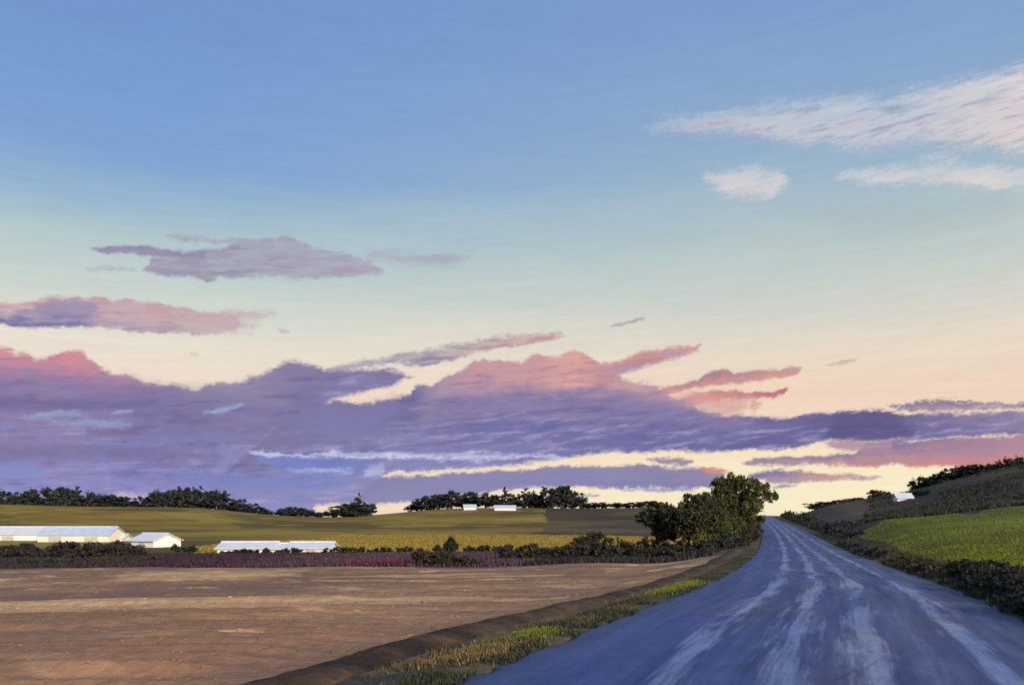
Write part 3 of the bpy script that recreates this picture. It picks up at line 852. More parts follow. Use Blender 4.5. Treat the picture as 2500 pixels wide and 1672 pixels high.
def mat_road():
    m, g, b = mat_base('worn_asphalt')
    uv = g.n('ShaderNodeUVMap')
    sp = g.n('ShaderNodeSeparateXYZ')
    g.nt.links.new(uv.outputs[0], sp.inputs[0])
    u, v = sp.outputs[0], sp.outputs[1]
    wob, _ = g.noise(g.xyz(g.m('MULTIPLY', v, 0.09), 0.0, 0.0), 1.0, 2.0)
    uw = g.m('ADD', u, g.m('MULTIPLY', g.m('SUBTRACT', wob, 0.5), 0.7))
    s1, _ = g.noise(g.xyz(g.m('MULTIPLY', uw, 2.6), g.m('MULTIPLY', v, 0.10), 0.0), 1.0, 4.0, 0.6)     # long streaks
    s2, _ = g.noise(g.xyz(g.m('MULTIPLY', uw, 11.0), g.m('MULTIPLY', v, 0.35), 3.0), 1.0, 4.0, 0.65)   # finer streaks
    pt, _ = g.noise(g.xyz(g.m('MULTIPLY', u, 0.8), g.m('MULTIPLY', v, 0.30), 7.0), 1.0, 3.0, 0.5)      # patches
    gr, _ = g.noise(g.xyz(g.m('MULTIPLY', u, 26.0), g.m('MULTIPLY', v, 18.0), 1.0), 1.0, 5.0, 0.8)
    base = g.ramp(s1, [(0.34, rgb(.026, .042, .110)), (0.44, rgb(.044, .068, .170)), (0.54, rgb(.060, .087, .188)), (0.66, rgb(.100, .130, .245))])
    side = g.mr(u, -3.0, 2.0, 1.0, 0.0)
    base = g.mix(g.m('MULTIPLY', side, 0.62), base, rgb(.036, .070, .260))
    base = g.mix(g.mr(pt, 0.52, 0.60, 0, 0.5, smooth=True), base, rgb(.070, .084, .14))
    base = g.mix(g.mr(g.m('ABSOLUTE', u), 2.3, 3.05, 0, 0.55, smooth=True), base, rgb(.05, .07, .095))
    worn_sheen = None  # worn wheel tracks, with a pale sky sheen painted into their colour
    for uc, wd, ph, st in ((-1.22, .27, 11.0, .95), (-0.22, .30, 23.0, .9), (0.66, .28, 37.0, .9), (1.86, .20, 53.0, 1.0)):
        wn, _ = g.noise(g.xyz(g.m('MULTIPLY', v, 0.22), ph, 0.0), 1.0, 3.0, 0.6)
        k = g.m('DIVIDE', g.m('SUBTRACT', g.m('ADD', u, g.m('MULTIPLY', g.m('SUBTRACT', wn, 0.5), 0.35)), uc), wd)
        k = g.m('SUBTRACT', 1.0, g.m('ABSOLUTE', k))
        br, _ = g.noise(g.xyz(g.m('MULTIPLY', u, 2.2), g.m('MULTIPLY', v, 0.17), ph), 1.0, 4.0, 0.65)
        k = g.m('ADD', k, g.m('MULTIPLY', g.m('SUBTRACT', br, 0.52), 4.5))
        k = g.m('ADD', k, g.m('MULTIPLY', g.m('SUBTRACT', s2, 0.5), 2.2))
        k = g.mr(k, -0.05, 1.05, 0.0, st, smooth=True)
        near = g.m('ABSOLUTE', g.m('SUBTRACT', u, uc))
        k = g.m('MULTIPLY', k, g.mr(near, 0.30, 0.66, 1.0, 0.0, smooth=True))
        worn_sheen = k if worn_sheen is None else g.m('MAXIMUM', worn_sheen, k)
    base = g.mix(g.m('MULTIPLY', worn_sheen, 0.82, clamp=True), base, g.mix(g.mr(pt, 0.4, 0.6), rgb(.17, .235, .43), rgb(.27, .32, .46)))
    md, _ = g.noise(g.xyz(g.m('MULTIPLY', u, 3.0), g.m('MULTIPLY', v, 1.6), 2.0), 1.0, 5.0, 0.7)
    vo = g.n('ShaderNodeTexVoronoi', feature='DISTANCE_TO_EDGE')
    vo.inputs['Scale'].default_value = 1.0
    cw, _ = g.noise(g.xyz(g.m('MULTIPLY', u, 1.3), g.m('MULTIPLY', v, 1.3), 4.0), 1.0, 3.0)
    g.put(vo.inputs['Vector'], g.xyz(g.m('ADD', g.m('MULTIPLY', u, 0.55), cw), g.m('ADD', g.m('MULTIPLY', v, 0.22), cw), 0.0))
    crack = g.m('MULTIPLY', g.mr(vo.outputs['Distance'], 0.0, 0.012, 1.0, 0.0), g.mr(pt, 0.45, 0.6))
    base = g.mix(g.m('MULTIPLY', crack, 0.7), base, rgb(.02, .026, .05))
    hs = g.n('ShaderNodeHueSaturation')
    g.put(hs.inputs['Value'], g.m('MULTIPLY', g.m('MULTIPLY', g.mr(gr, 0.2, 0.8, 0.5, 1.5), g.mr(s2, 0.25, 0.75, 0.9, 1.1)), g.mr(md, 0.3, 0.7, 0.78, 1.22)))
    g.put(hs.inputs['Color'], base)
    g.nt.links.new(hs.outputs[0], b.inputs['Base Color'])
    g.put(b.inputs['Roughness'], g.m('SUBTRACT', g.mr(s1, 0.3, 0.7, 0.78, 0.62), g.m('MULTIPLY', worn_sheen, 0.14)))
    b.inputs['Specular IOR Level'].default_value = 0.28
    bp = g.n('ShaderNodeBump')
    bp.inputs['Strength'].default_value = 0.5
    bp.inputs['Distance'].default_value = 0.012
    g.nt.links.new(gr, bp.inputs['Height'])
    g.nt.links.new(bp.outputs[0], b.inputs['Normal'])
    return m


M['road'] = mat_road()

# ------------------------------------------------------------------ land, cut into its fields
REG = ['verge', 'ploughed_field', 'heather_strip', 'scrubland', 'yellow_field', 'pasture', 'brown_pasture', 'grass_field', 'hill', 'fallow_field', 'ground']
REGMAT = dict(verge='margin', ploughed_field='soil', ditch='ditch', heather_strip='heather', scrubland='scrub', yellow_field='yellow', pasture='olive', brown_pasture='brown', grass_field='green', hill='hill', fallow_field='fallow', ground='brown')


def region(x, y):
    u = lateral(x, y)
    D = np.hypot(x, y)
    px = CX + F * x / np.maximum(y, 0.5)
    n1 = vnoise(x, y, 1.1, 21) + 0.5 * vnoise(x, y, 0.4, 22)
    n2 = vnoise(x, y, 9, 23) + 0.5 * vnoise(x, y, 3, 24)
    n3 = vnoise(x, y, 40, 25)
    r = np.full(x.shape, REG.index('ground'))
    L = u < 0
    r[L & (y < 62 + 2 * n2)] = REG.index('ploughed_field')
    r[L & (y >= 62 + 2 * n2) & (y < 122 + 6 * n2)] = REG.index('heather_strip')
    r[L & (y >= 62 + 2 * n2) & (y < 150 + 8 * n2) & (px < 330 + 60 * n2)] = REG.index('scrubland')
    r[L & (y >= 60 + 2 * n2) & (y < 150 + 8 * n2) & (px > 1290 + 80 * n2)] = REG.index('scrubland')
    yel = L & (y >= 122 + 6 * n2) & (y < 236 + 16 * n3 + 8 * n2) & (px > 480 + 330 * smooth(150, 215, y) + 60 * n2)
    r[yel & (r != REG.index('scrubland'))] = REG.index('yellow_field')
    r[L & (y >= 122 + 6 * n2) & (r == REG.index('ground')) & (y < 260)] = REG.index('pasture')
    pas = L & (y >= 236 + 16 * n3 + 8 * n2) & (y < 900)
    r[pas] = REG.index('pasture')
    r[L & (y >= 130) & (y < 236) & (px <= 330)] = REG.index('pasture')
    r[pas & (x > 5 + 0.08 * (y - 240) + 14 * n3) & (y < 430 + 10 * n2)] = REG.index('brown_pasture')
    r[pas & (px > 1330 + 20 * n2)] = REG.index('brown_pasture')
    r[L & (u > -4.95 + 0.2 * n1) & (y < 70)] = REG.index('verge')
    r[L & (u > -6 + 0.5 * n1) & (y >= 62) & (y < 500)] = REG.index('verge')
    R = u >= 0
    r[R & (D < 480)] = REG.index('hill')
    gtop = np.interp(px, [2060, 2170, 2330, 2385, 2400, 2490, 3000], [98, 112, 120, 104, 118, 122, 130]) + 4 * n2
    r[R & (D < gtop) & (u > 4.6 + 0.022 * y + 0.8 * n2)] = REG.index('grass_field')
    r[R & (D > 150 + 10 * n2) & (D < 270 + 20 * n2) & (px < 2120 + 30 * n2) & (u > 6)] = REG.index('fallow_field')
    r[R & (u < 4.6 + 0.4 * n1) & (y < 500)] = REG.index('verge')
    r[(y < 1) & (r != REG.index('verge'))] = np.where(u[(y < 1) & (r != REG.index('verge'))] < 0, REG.index('ploughed_field'), REG.index('grass_field'))
    return r


def build_land():
    azs = np.radians(np.concatenate([np.arange(-180, -44, 4.0), np.arange(-44, -36, 0.5), np.arange(-36, 38, 0.19), np.arange(38, 48, 0.5), np.arange(48, 181, 4.0)]))
    rs = [0.0, 1.2, 2.4, 3.6, 4.8]
    r = 5.5
    while r < 9500:
        rs.append(r)
        r *= 1.0085 if 6.5 < r < 70 else (1.012 if r < 760 else (1.06 if r > 760 else 1.04))
    rs = np.array(rs)
    A, R = np.meshgrid(azs, rs)
    X, Y = R * np.sin(A), R * np.cos(A)
    x, y = X.ravel(), Y.ravel()
    z = H(x, y)
    na, nr = len(azs), len(rs)
    i = np.arange((nr - 1) * (na - 1))
    a, b = i % (na - 1), i // (na - 1)
    q = np.column_stack([b * na + a, b * na + a + 1, (b + 1) * na + a + 1, (b + 1) * na + a])[:, ::-1]
    cx, cy = x[q].mean(1), y[q].mean(1)
    reg = region(cx, cy)
    V = np.column_stack([x, y, z])
    for k, nm in enumerate(REG):
        f = q[reg == k]
        if len(f) == 0:
            continue
        used, inv = np.unique(f.ravel(), return_inverse=True)
        me = mesh_np(nm, V[used], inv.reshape(-1, 4), True)
        tag(link(nm, me, None, M[REGMAT[nm]]), kind='structure')


build_land()


def build_road():
    ys = [-30.0]
    while ys[-1] < 470:
        d = max(0.12, abs(ys[-1]) * 0.012)
        ys.append(ys[-1] + d)
    ys = np.array(ys)
    us = np.concatenate([[-3.06, -3.02], np.linspace(-2.95, 2.95, 25), [3.02, 3.06]])
    dx = ROAD_X(ys + 0.5) - ROAD_X(ys - 0.5)
    L = np.sqrt(1 + dx * dx)
    nx, ny = 1 / L, -dx / L
    s = np.concatenate([[0], np.cumsum(np.hypot(np.diff(ROAD_X(ys)), np.diff(ys)))])
    U, S = np.meshgrid(us, s)
    YI = np.repeat(np.arange(len(ys)), len(us)).reshape(U.shape)
    edge = 1 + np.where(U < 0, 0.05 * vnoise(S, 0 * S, 1.3, 31) + 0.06 * vnoise(S, 0 * S, 0.35, 32), 0.05 * vnoise(S, 0 * S, 1.7, 33) + 0.06 * vnoise(S, 0 * S, 0.4, 34)) * (np.abs(U) > 2.6)
    Ue = U * edge
    X = ROAD_X(ys)[YI] + Ue * nx[YI]
    Y = ys[YI] + Ue * ny[YI]
    Z = ROAD_Z(Y) + 0.03 + 0.05 * (1 - (U / 3) ** 2) - 0.012 * np.exp(-((np.abs(U) - 1.5) / 0.35) ** 2) + 0.008 * vnoise(X, Y, 0.8, 35)
    Z = Z - np.where(np.abs(U) > 3.04, 0.16, 0.0)
    V = np.column_stack([X.ravel(), Y.ravel(), Z.ravel()])
    nu = len(us)
    i = np.arange((len(ys) - 1) * (nu - 1))
    a, b = i % (nu - 1), i // (nu - 1)
    q = np.column_stack([b * nu + a, b * nu + a + 1, (b + 1) * nu + a + 1, (b + 1) * nu + a])
    me = mesh_np('road', V, q, True)
    uvl = me.uv_layers.new(name='UVMap')
    uvv = np.column_stack([U.ravel(), S.ravel()])[q.ravel()]
    uvl.data.foreach_set('uv', uvv.astype(np.float32).ravel())
    tag(link('road', me, None, M['road']), kind='structure')


build_road()


def build_bank():
    """the low ridge of dark turned earth between field and verge"""
    ys = [-6.0]
    while ys[-1] < 64:
        ys.append(ys[-1] + max(0.07, abs(ys[-1]) * 0.008))
    ys = np.array(ys)
    us = np.linspace(-0.46, 0.46, 17)
    dx = ROAD_X(ys + .5) - ROAD_X(ys - .5)
    L = np.sqrt(1 + dx * dx)
    U, I = np.meshgrid(us, np.arange(len(ys)))
    uc = -4.85 + 0.35 * vnoise(ys, 0 * ys, 4, 91) + 0.15 * vnoise(ys, 0 * ys, 1.1, 92)
    u = uc[I] + U
    X = ROAD_X(ys)[I] + u / L[I]
    Y = ys[I] - u * dx[I] / L[I]
    h = 0.10 * np.cos(np.clip(U / 0.46, -1, 1) * math.pi / 2) ** 1.1 - 0.03
    h = h + 0.025 * vnoise(X, Y, .3, 93) + 0.03 * vnoise(X, Y, .12, 94)
    h = np.where(np.abs(U) > 0.45, -0.12, h)
    Z = H(X.ravel(), Y.ravel()).reshape(X.shape) + h
    nu = len(us)
    i = np.arange((len(ys) - 1) * (nu - 1))
    a, b = i % (nu - 1), i // (nu - 1)
    q = np.column_stack([b * nu + a, b * nu + a + 1, (b + 1) * nu + a + 1, (b + 1) * nu + a])
    me = mesh_np('earth_bank', np.column_stack([X.ravel(), Y.ravel(), Z.ravel()]), q, True)
    tag(link('earth_bank', me, None, M['ditch']), kind='structure')


build_bank()


# ------------------------------------------------------------------ foliage builders
def leaf_quads(P, size, aspect=0.6, up=0.3, rnd=None):
    """a folded-free quad leaf spray at each point"""
    n = len(P)
    d = rng.normal(size=(n, 3))
    d[:, 2] += up
    d /= np.linalg.norm(d, axis=1)[:, None] + 1e-9
    e = rng.normal(size=(n, 3))
    e -= (e * d).sum(1)[:, None] * d
    e /= np.linalg.norm(e, axis=1)[:, None] + 1e-9
    s = size * rng.uniform(0.6, 1.4, n)
    a = d * (s * 0.5)[:, None]
    b = e * (s * 0.5 * aspect)[:, None]
    V = np.stack([P - a, P + b * 1.0 - a * 0.1, P + a, P - b - a * 0.1], 1).reshape(-1, 3)
    Fc = np.arange(4 * n).reshape(n, 4)
    return V, Fc, rng.random(n) if rnd is None else rnd


def crown_points(blobs, n, shell=0.55):
    """points in clumps spread over a set of ellipsoids (cx,cy,cz,rx,ry,rz)"""
    vol = np.array([b[3] * b[4] * b[5] for b in blobs]) ** 0.75
    pk = rng.choice(len(blobs), n, p=vol / vol.sum())
    B = np.array(blobs)
    out, shade = [], []
    for k in range(len(blobs)):
        m = int((pk == k).sum())
        if m == 0:
            continue
        nc = max(4, m // 26)
        d = rng.normal(size=(nc, 3))
        d /= np.linalg.norm(d, axis=1)[:, None]
        rr = shell + (1 - shell) * rng.random(nc) ** 0.5
        cc = d * rr[:, None]
        tone = rng.random(nc)
        idx = rng.integers(0, nc, m)
        p = cc[idx] + rng.normal(size=(m, 3)) * 0.13
        out.append(p * B[k, 3:6] + B[k, :3])
        shade.append(np.clip(tone[idx] * 0.65 + rng.random(m) * 0.45, 0, 1))
    return np.concatenate(out), np.concatenate(shade)


def tube(path, rad, seg=7):
    path = [Vector(p) for p in path]
    V, Fc = [], []
    for i, p in enumerate(path):
        t = (path[min(i + 1, len(path) - 1)] - path[max(i - 1, 0)]).normalized()
        a = t.orthogonal().normalized()
        b = t.cross(a)
        for k in range(seg):
            w = 2 * math.pi * k / seg
            V.append(tuple(p + (a * math.cos(w) + b * math.sin(w)) * rad[i]))
    for i in range(len(path) - 1):
        for k in range(seg):
            Fc.append((i * seg + k, i * seg + (k + 1) % seg, (i + 1) * seg + (k + 1) % seg, (i + 1) * seg + k))
    return V, Fc


def merge(parts):
    V, Fc, o = [], [], 0
    for v, f in parts:
        V.append(np.asarray(v, float))
        Fc.append(np.asarray(f, int) + o)
        o += len(v)
    return np.concatenate(V), np.concatenate(Fc)


def trunk_mesh(name, h, r, targets):
    parts = []
    top = Vector((rng.normal() * .04 * h, rng.normal() * .04 * h, h))
    mid = Vector((rng.normal() * .02 * h, rng.normal() * .02 * h, h * .5))
    parts.append(tube([(0, 0, -0.3), (0, 0, 0.15), mid, top], [r * 1.5, r * 1.1, r * .8, r * .3]))
    for t in targets:
        t = Vector(t)
        s = mid.lerp(top, random.random() * 0.6) if t.z > h * .4 else Vector((0, 0, .3)).lerp(mid, random.random())
        m_ = s.lerp(t, 0.5) + Vector((0, 0, 0.05 * h))
        parts.append(tube([s, m_, t], [r * .5, r * .32, r * .12], 5))
    V, Fc = merge(parts)
    return mesh_np(name, V, Fc, True)


def tree_meshes(tag_, blobs, n, leaf, trunk_h, trunk_r, shell=0.55, up=0.3):
    P, sh = crown_points(blobs, n, shell)
    V, Fc, rr = leaf_quads(P, leaf, 0.65, up, sh)
    cm = mesh_np(tag_ + '_crown', V, Fc, False, {'rnd': ('FACE', rr)})
    tm = trunk_mesh(tag_ + '_trunk', trunk_h, trunk_r, [(b[0] * .8, b[1] * .8, b[2]) for b in blobs[:7]])
    return cm, tm


def plant(name, label, cat, loc, cm, tm, lm, rz=0.0, sc=(1, 1, 1), group=None, crown='crown', stem='trunk'):
    o = empty(name, loc, rz, sc)
    tag(o, label, cat, group)
    if tm is not None:
        t_ = link(stem, tm, o, M['bark'])
        if stem == 'stems':
            t_['kind'] = 'stuff'
    c = link(crown, cm, o)
    if not cm.materials:
        cm.materials.append(lm)
    c.material_slots[0].link = 'OBJECT'
    c.material_slots[0].material = lm
    return o


def ordn(k):
    return ['first', 'second', 'third', 'fourth', 'fifth', 'sixth', 'seventh', 'eighth', 'ninth', 'tenth', 'eleventh', 'twelfth', 'thirteenth', 'fourteenth', 'fifteenth', 'sixteenth', 'seventeenth', 'eighteenth', 'nineteenth', 'twentieth'][k]


# unit tree variants, 1 m tall, about 0.8 m wide
def unit_round(seed):
    q = np.random.default_rng(seed)
    b = [(0, 0, .50, .33, .33, .40), (.12, .1, .25, .28, .28, .22), (-.12, -.08, .25, .28, .28, .22)]
    for k in range(8):
        w = q.uniform(0, 6.28)
        b.append((.22 * math.cos(w), .22 * math.sin(w), q.uniform(.2, .82), q.uniform(.14, .22), q.uniform(.14, .22), q.uniform(.12, .2)))
    return b


def unit_cone(seed):
    q = np.random.default_rng(seed)
    b = []
    for k in range(8):
        t = k / 7
        r = .27 * (1 - t) ** 0.75 + .05
        b.append((q.normal() * .02, q.normal() * .02, .10 + .86 * t, r, r, .12))
    return b


ROUND = [tree_meshes('round%d' % k, unit_round(40 + k), 1900, 0.105, 0.5, 0.03, 0.35) for k in range(4)]
CONE = [tree_meshes('cone%d' % k, unit_cone(60 + k), 1500, 0.085, 0.9, 0.02, 0.3, -0.2) for k in range(3)]


def ridge_tree(px, top, D, label, kind='r', wpx=None, group=None, base=None, lm='leaf_conifer', name='tree', cat='tree'):
    x, y = at(px, D)
    z = hz(x, y)
    zt = EYE + D * (HZ - (top - 5)) / F
    h = max(zt - z, 1.2)
    wid = (wpx * 1.3 / F * D) if wpx else h * 0.8
    cm, tm = (ROUND[random.randrange(4)] if kind == 'r' else CONE[random.randrange(3)])
    s = wid / 0.85 if kind == 'r' else wid / 0.55
    return plant(name, label, cat, (x, y, z - 0.05), cm, tm, M[lm], random.uniform(0, 6.28), (s, s, h), group)


def rowf(lst, fmt, D, kind, lm, group, name='tree', cat='tree'):
    lst = sorted(lst)
    for k, e in enumerate(lst):
        px, top, w = e[:3]
        kk = e[3] if len(e) > 3 else kind
        ridge_tree(px, top, D + random.uniform(-14, 14), fmt % ordn(k), kk, w, group, None, lm, name, cat)


# left ridge, first grove (far left)
rowf([(6, 1200, 52), (52, 1200, 52), (82, 1196, 50), (112, 1194, 44, 'c'), (136, 1192, 46), (162, 1190, 48), (186, 1196, 40, 'c')],
     'tall dark tree, %s from the left in the far left ridge grove', 612, 'r', 'leaf_conifer', 'trees of the far left ridge grove')
rowf([(222, 1204, 60), (262, 1208, 62), (300, 1214, 52), (330, 1226, 40)],
     'low dark bushy tree, %s from the left between the two left ridge groves', 612, 'r', 'leaf_conifer', 'low trees between the left groves')
rowf([(362, 1212, 44), (388, 1201, 46), (414, 1196, 46), (438, 1192, 42, 'c'), (462, 1190, 46), (486, 1196, 44, 'c'), (508, 1199, 46), (532, 1201, 48), (552, 1206, 40, 'c')],
     'dark tree, %s from the left in the second left ridge grove', 612, 'r', 'leaf_conifer', 'trees of the second left ridge grove')
rowf([(578, 1220, 44), (602, 1230, 44), (628, 1240, 40), (652, 1248, 36)],
     'small dark bush, %s from the left down the slope after the second grove', 612, 'r', 'leaf_conifer', 'bushes going down the slope', 'bush', 'bush')
rowf([(698, 1244, 44), (722, 1240, 52), (752, 1248, 46), (778, 1254, 40)],
     'small dark bush, %s from the left in the dip of the skyline', 590, 'r', 'leaf_conifer', 'bushes in the skyline dip', 'bush', 'bush')
rowf([(812, 1248, 50), (838, 1236, 54), (862, 1230, 60), (874, 1213, 34, 'c'), (896, 1232, 44)],
     'dark tree, %s from the left in the clump right of the dip', 540, 'r', 'leaf_conifer', 'clump right of the skyline dip')
rowf([(1018, 1234, 46), (1042, 1216, 56), (1072, 1208, 60), (1102, 1200, 56), (1132, 1202, 54), (1160, 1206, 54), (1186, 1205, 50), (1210, 1210, 40), (1234, 1197, 34, 'c'), (1256, 1206, 40), (1282, 1200, 40, 'c'), (1306, 1204, 44),
      (1328, 1192, 38, 'c'), (1350, 1194, 40), (1374, 1186, 52), (1396, 1200, 46), (1416, 1216, 40), (1440, 1230, 36)],
     'dark tree, %s from the left in the middle wood on the skyline', 612, 'r', 'leaf_conifer', 'trees of the middle skyline wood')
rowf([(1470, 1230, 56), (1508, 1231, 56), (1546, 1230, 58), (1584, 1226, 54)],
     'low dark bush, %s from the left between middle wood and roadside tree', 600, 'r', 'leaf_conifer', 'low bushes before the roadside tree', 'bush', 'bush')
# right ridge
rowf([(1992, 1231, 44), (2014, 1228, 46), (2040, 1225, 46), (2068, 1222, 46), (2092, 1218, 40)],
     'low dark bush, %s from the left along the right ridge above the road', 286, 'r', 'leaf_dark', 'low bushes on the right ridge', 'bush', 'bush')
rowf([(2136, 1198, 34), (2160, 1203, 30)], 'dark bush, %s from the left beside the pale blue shed', 286, 'r', 'leaf_dark', 'bushes beside the blue shed', 'bush', 'bush')
rowf([(2246, 1166, 48), (2278, 1162, 56), (2304, 1154, 52), (2330, 1144, 56), (2356, 1137, 56), (2384, 1136, 56), (2410, 1138, 56), (2436, 1130, 56), (2462, 1121, 58), (2490, 1118, 58)],
     'dark hedge tree, %s from the left on top of the right hill', 286, 'r', 'leaf_dark', 'hedge trees on top of the right hill')
ridge_tree(2248, 1206, 196, 'dark rounded bush standing just right of the pale blue shed', 'r', 46, None, None, 'leaf_dark', 'bush', 'bush')


# ------------------------------------------------------------------ hedges and bushes
def blob_line(pts, hgt, wid, step, jit=0.25):
    """ellipsoids along a polyline (local coordinates relative to first point)"""
    out = []
    for (x0, y0), (x1, y1) in zip(pts[:-1], pts[1:]):
        L = math.hypot(x1 - x0, y1 - y0)
        n = max(1, int(L / step))
        for k in range(n):
            t = (k + random.random() * .8) / n
            x, y = x0 + (x1 - x0) * t + random.gauss(0, wid * .15), y0 + (y1 - y0) * t + random.gauss(0, wid * .15)
            h = hgt * random.uniform(1 - jit * 1.4, 1 + jit)
            out.append((x, y, hz(x, y), h))
    return out


def hedge(name, label, cat, pts, hgt, wid, step, n, leaf, lm, group=None, jit=0.3):
    bl = blob_line(pts, hgt, wid, step, jit)
    x0, y0 = pts[len(pts) // 2] if len(pts) > 2 else ((pts[0][0] + pts[1][0]) / 2, (pts[0][1] + pts[1][1]) / 2)
    z0 = hz(x0, y0)
    blobs = [(x - x0, y - y0, z - z0 + h * .48, wid * random.uniform(.45, .7), wid * random.uniform(.45, .7), h * .52) for x, y, z, h in bl]
    P, sh = crown_points(blobs, n, 0.5)
    V, Fc, rr = leaf_quads(P, leaf, 0.65, 0.4, sh)
    cm = mesh_np(name + '_foliage', V, Fc, False, {'rnd': ('FACE', rr)})
    parts = []
    for x, y, z, h in bl[::max(1, len(bl) // 24)]:
        for _ in range(2):
            a = (x - x0 + random.gauss(0, .1), y - y0 + random.gauss(0, .1))
            parts.append(tube([(a[0], a[1], z - z0 - .1), (a[0] + random.gauss(0, .08 * h), a[1] + random.gauss(0, .08 * h), z - z0 + h * .45), (a[0] + random.gauss(0, .2 * h), a[1] + random.gauss(0, .2 * h), z - z0 + h * .85)],
                              [.03 * h, .02 * h, .008 * h], 5))
    V, Fc = merge(parts)
    tm = mesh_np(name + '_stems', V, Fc, True)
    return plant(name, label, cat, (x0, y0, z0), cm, tm, M[lm], 0, (1, 1, 1), group, 'foliage', 'stems')


def pxl(lst):
    return [at(px, D) for px, D in lst]


# low hedges along the yellow field
hedge('hedge', 'low dark green hedge in front of the small white barn pair', 'hedge', pxl([(548, 116), (640, 116), (740, 118)]), .62, 1.0, 0.8, 4200, .28, 'leaf_hedge')
hedge('hedge', 'low dark green hedge right of the white barns, along the yellow field', 'hedge', pxl([(800, 118), (900, 118), (1010, 119)]), 0.75, 1.2, 1.0, 4200, .26, 'leaf_hedge')
hedge('hedge', 'low dark green hedge with gaps right of the lone round bush', 'hedge', pxl([(1130, 121), (1200, 122), (1262, 123)]), 0.9, 1.2, 1.0, 3200, .26, 'leaf_hedge')
hedge('hedge', 'short dark green hedge left of the small white barn pair', 'hedge', pxl([(420, 128), (485, 127)]), 0.9, 1.1, 1.0, 1400, .26, 'leaf_hedge')
hedge('bush', 'lone dark round bush standing up against the yellow field', 'bush', pxl([(1082, 120), (1100, 120)]), 2.5, 1.9, 0.8, 1500, .26, 'leaf_hedge', jit=.15)
hedge('bush', 'low dark bush at the foot of the lone round bush', 'bush', pxl([(1056, 119), (1078, 119)]), 1.2, 1.2, 0.8, 900, .24, 'leaf_hedge', jit=.15)
hedge('bush', 'wide dark bush on the ploughed field edge below the lone round bush', 'bush', pxl([(1036, 64), (1066, 64), (1108, 64)]), 1.25, 1.3, 0.6, 3600, .17, 'leaf_brown', jit=.25)
hedge('bush', 'low straggling bush right of the wide dark bush, ploughed field edge', 'bush', pxl([(1125, 64), (1180, 65)]), 0.6, 0.9, 0.5, 1600, .15, 'leaf_brown', jit=.35)
# dark thicket on the left
hedge('thicket', 'dark maroon grey thicket below the long white barns at the left edge', 'thicket', pxl([(-60, 92), (60, 90), (160, 88), (250, 90), (340, 94)]), 1.45, 2.6, 1.1, 12000, .3, 'leaf_maroon', jit=.22)
hedge('thicket', 'low dark green scrub in front of the left thicket', 'thicket', pxl([(-60, 70), (60, 70), (170, 69)]), 0.45, 1.5, 0.9, 4200, .2, 'leaf_dark', jit=.3)
hedge('thicket', 'dark purple brown scrub right of the left thicket', 'thicket', pxl([(230, 72), (320, 73), (400, 74)]), 0.6, 1.5, 0.9, 3200, .2, 'leaf_brown', jit=.3)
# dark hedges near the road on the left
hedge('hedge', 'long dark hedge behind the ploughed field, left of the road', 'hedge', pxl([(1240, 74), (1400, 74), (1560, 72), (1700, 71), (1806, 72)]), 1.1, 1.6, 0.8, 13000, .22, 'leaf_dark', jit=.25)
hedge('hedge', 'dark hedge between the yellow field and the roadside tree', 'hedge', pxl([(1400, 132), (1500, 128), (1600, 124), (1690, 118)]), 2.2, 2.0, 1.0, 8000, .28, 'leaf_brown', jit=.3)
hedge('bush', 'dark bush at the end of the yellow field, left of the dark hedge', 'bush', pxl([(1440, 150), (1478, 150)]), 3.2, 2.4, 1.0, 2600, .3, 'leaf_dark', jit=.2)
hedge('hedge', 'brown bank of brambles on the road edge under the roadside tree', 'hedge', pxl([(1828, 82), (1838, 95), (1846, 112)]), 1.5, 1.3, 0.8, 5200, .2, 'leaf_brown', jit=.3)
hedge('hedge', 'green shrubs below the roadside tree, lighter green in the middle', 'hedge', pxl([(1720, 96), (1765, 94), (1800, 97)]), 2.2, 2.2, 0.8, 5200, .22, 'leaf_olive', jit=.25)
# right hand side
hedge('hedge', 'near dark hedge right of the road, at the right edge of view', 'hedge', [(8.6, 12.2), (10.2, 16.5), (12.2, 21.8)], 0.52, 1.3, 0.33, 24000, .085, 'leaf_black', jit=.25)
hedge('hedge', 'dark hedge jutting into the bright green field right of the road', 'hedge', [(12.5, 22.5), (13.6, 25.5), (14.5, 28.5)], 0.5, 1.1, 0.4, 11000, .10, 'leaf_black', jit=.3)
hedge('hedge', 'brown low brambles between road and the bright green field', 'hedge', [(14.3, 29.5), (16.4, 36), (18.4, 42)], 0.34, 1.0, 0.5, 7000, .11, 'leaf_brown', jit=.3)
hedge('hedge', 'dark blue green hedge along the road beyond the brown brambles', 'hedge', [(19.4, 47), (24.2, 62), (29.0, 78)], 0.5, 0.9, 0.5, 8000, .15, 'leaf_conifer', jit=.3)
hedge('hedge', 'far dark hedge on the right of the road towards the rise', 'hedge', [(33, 86), (40.6, 112), (50.4, 146)], 1.2, 1.6, 0.9, 7500, .24, 'leaf_conifer', jit=.3)
hedge('hedge', 'distant dark hedge line right of the road on the rise', 'hedge', [(54, 158), (74, 235), (96, 312)], 1.8, 2.0, 1.6, 6000, .35, 'leaf_dark', jit=.3)


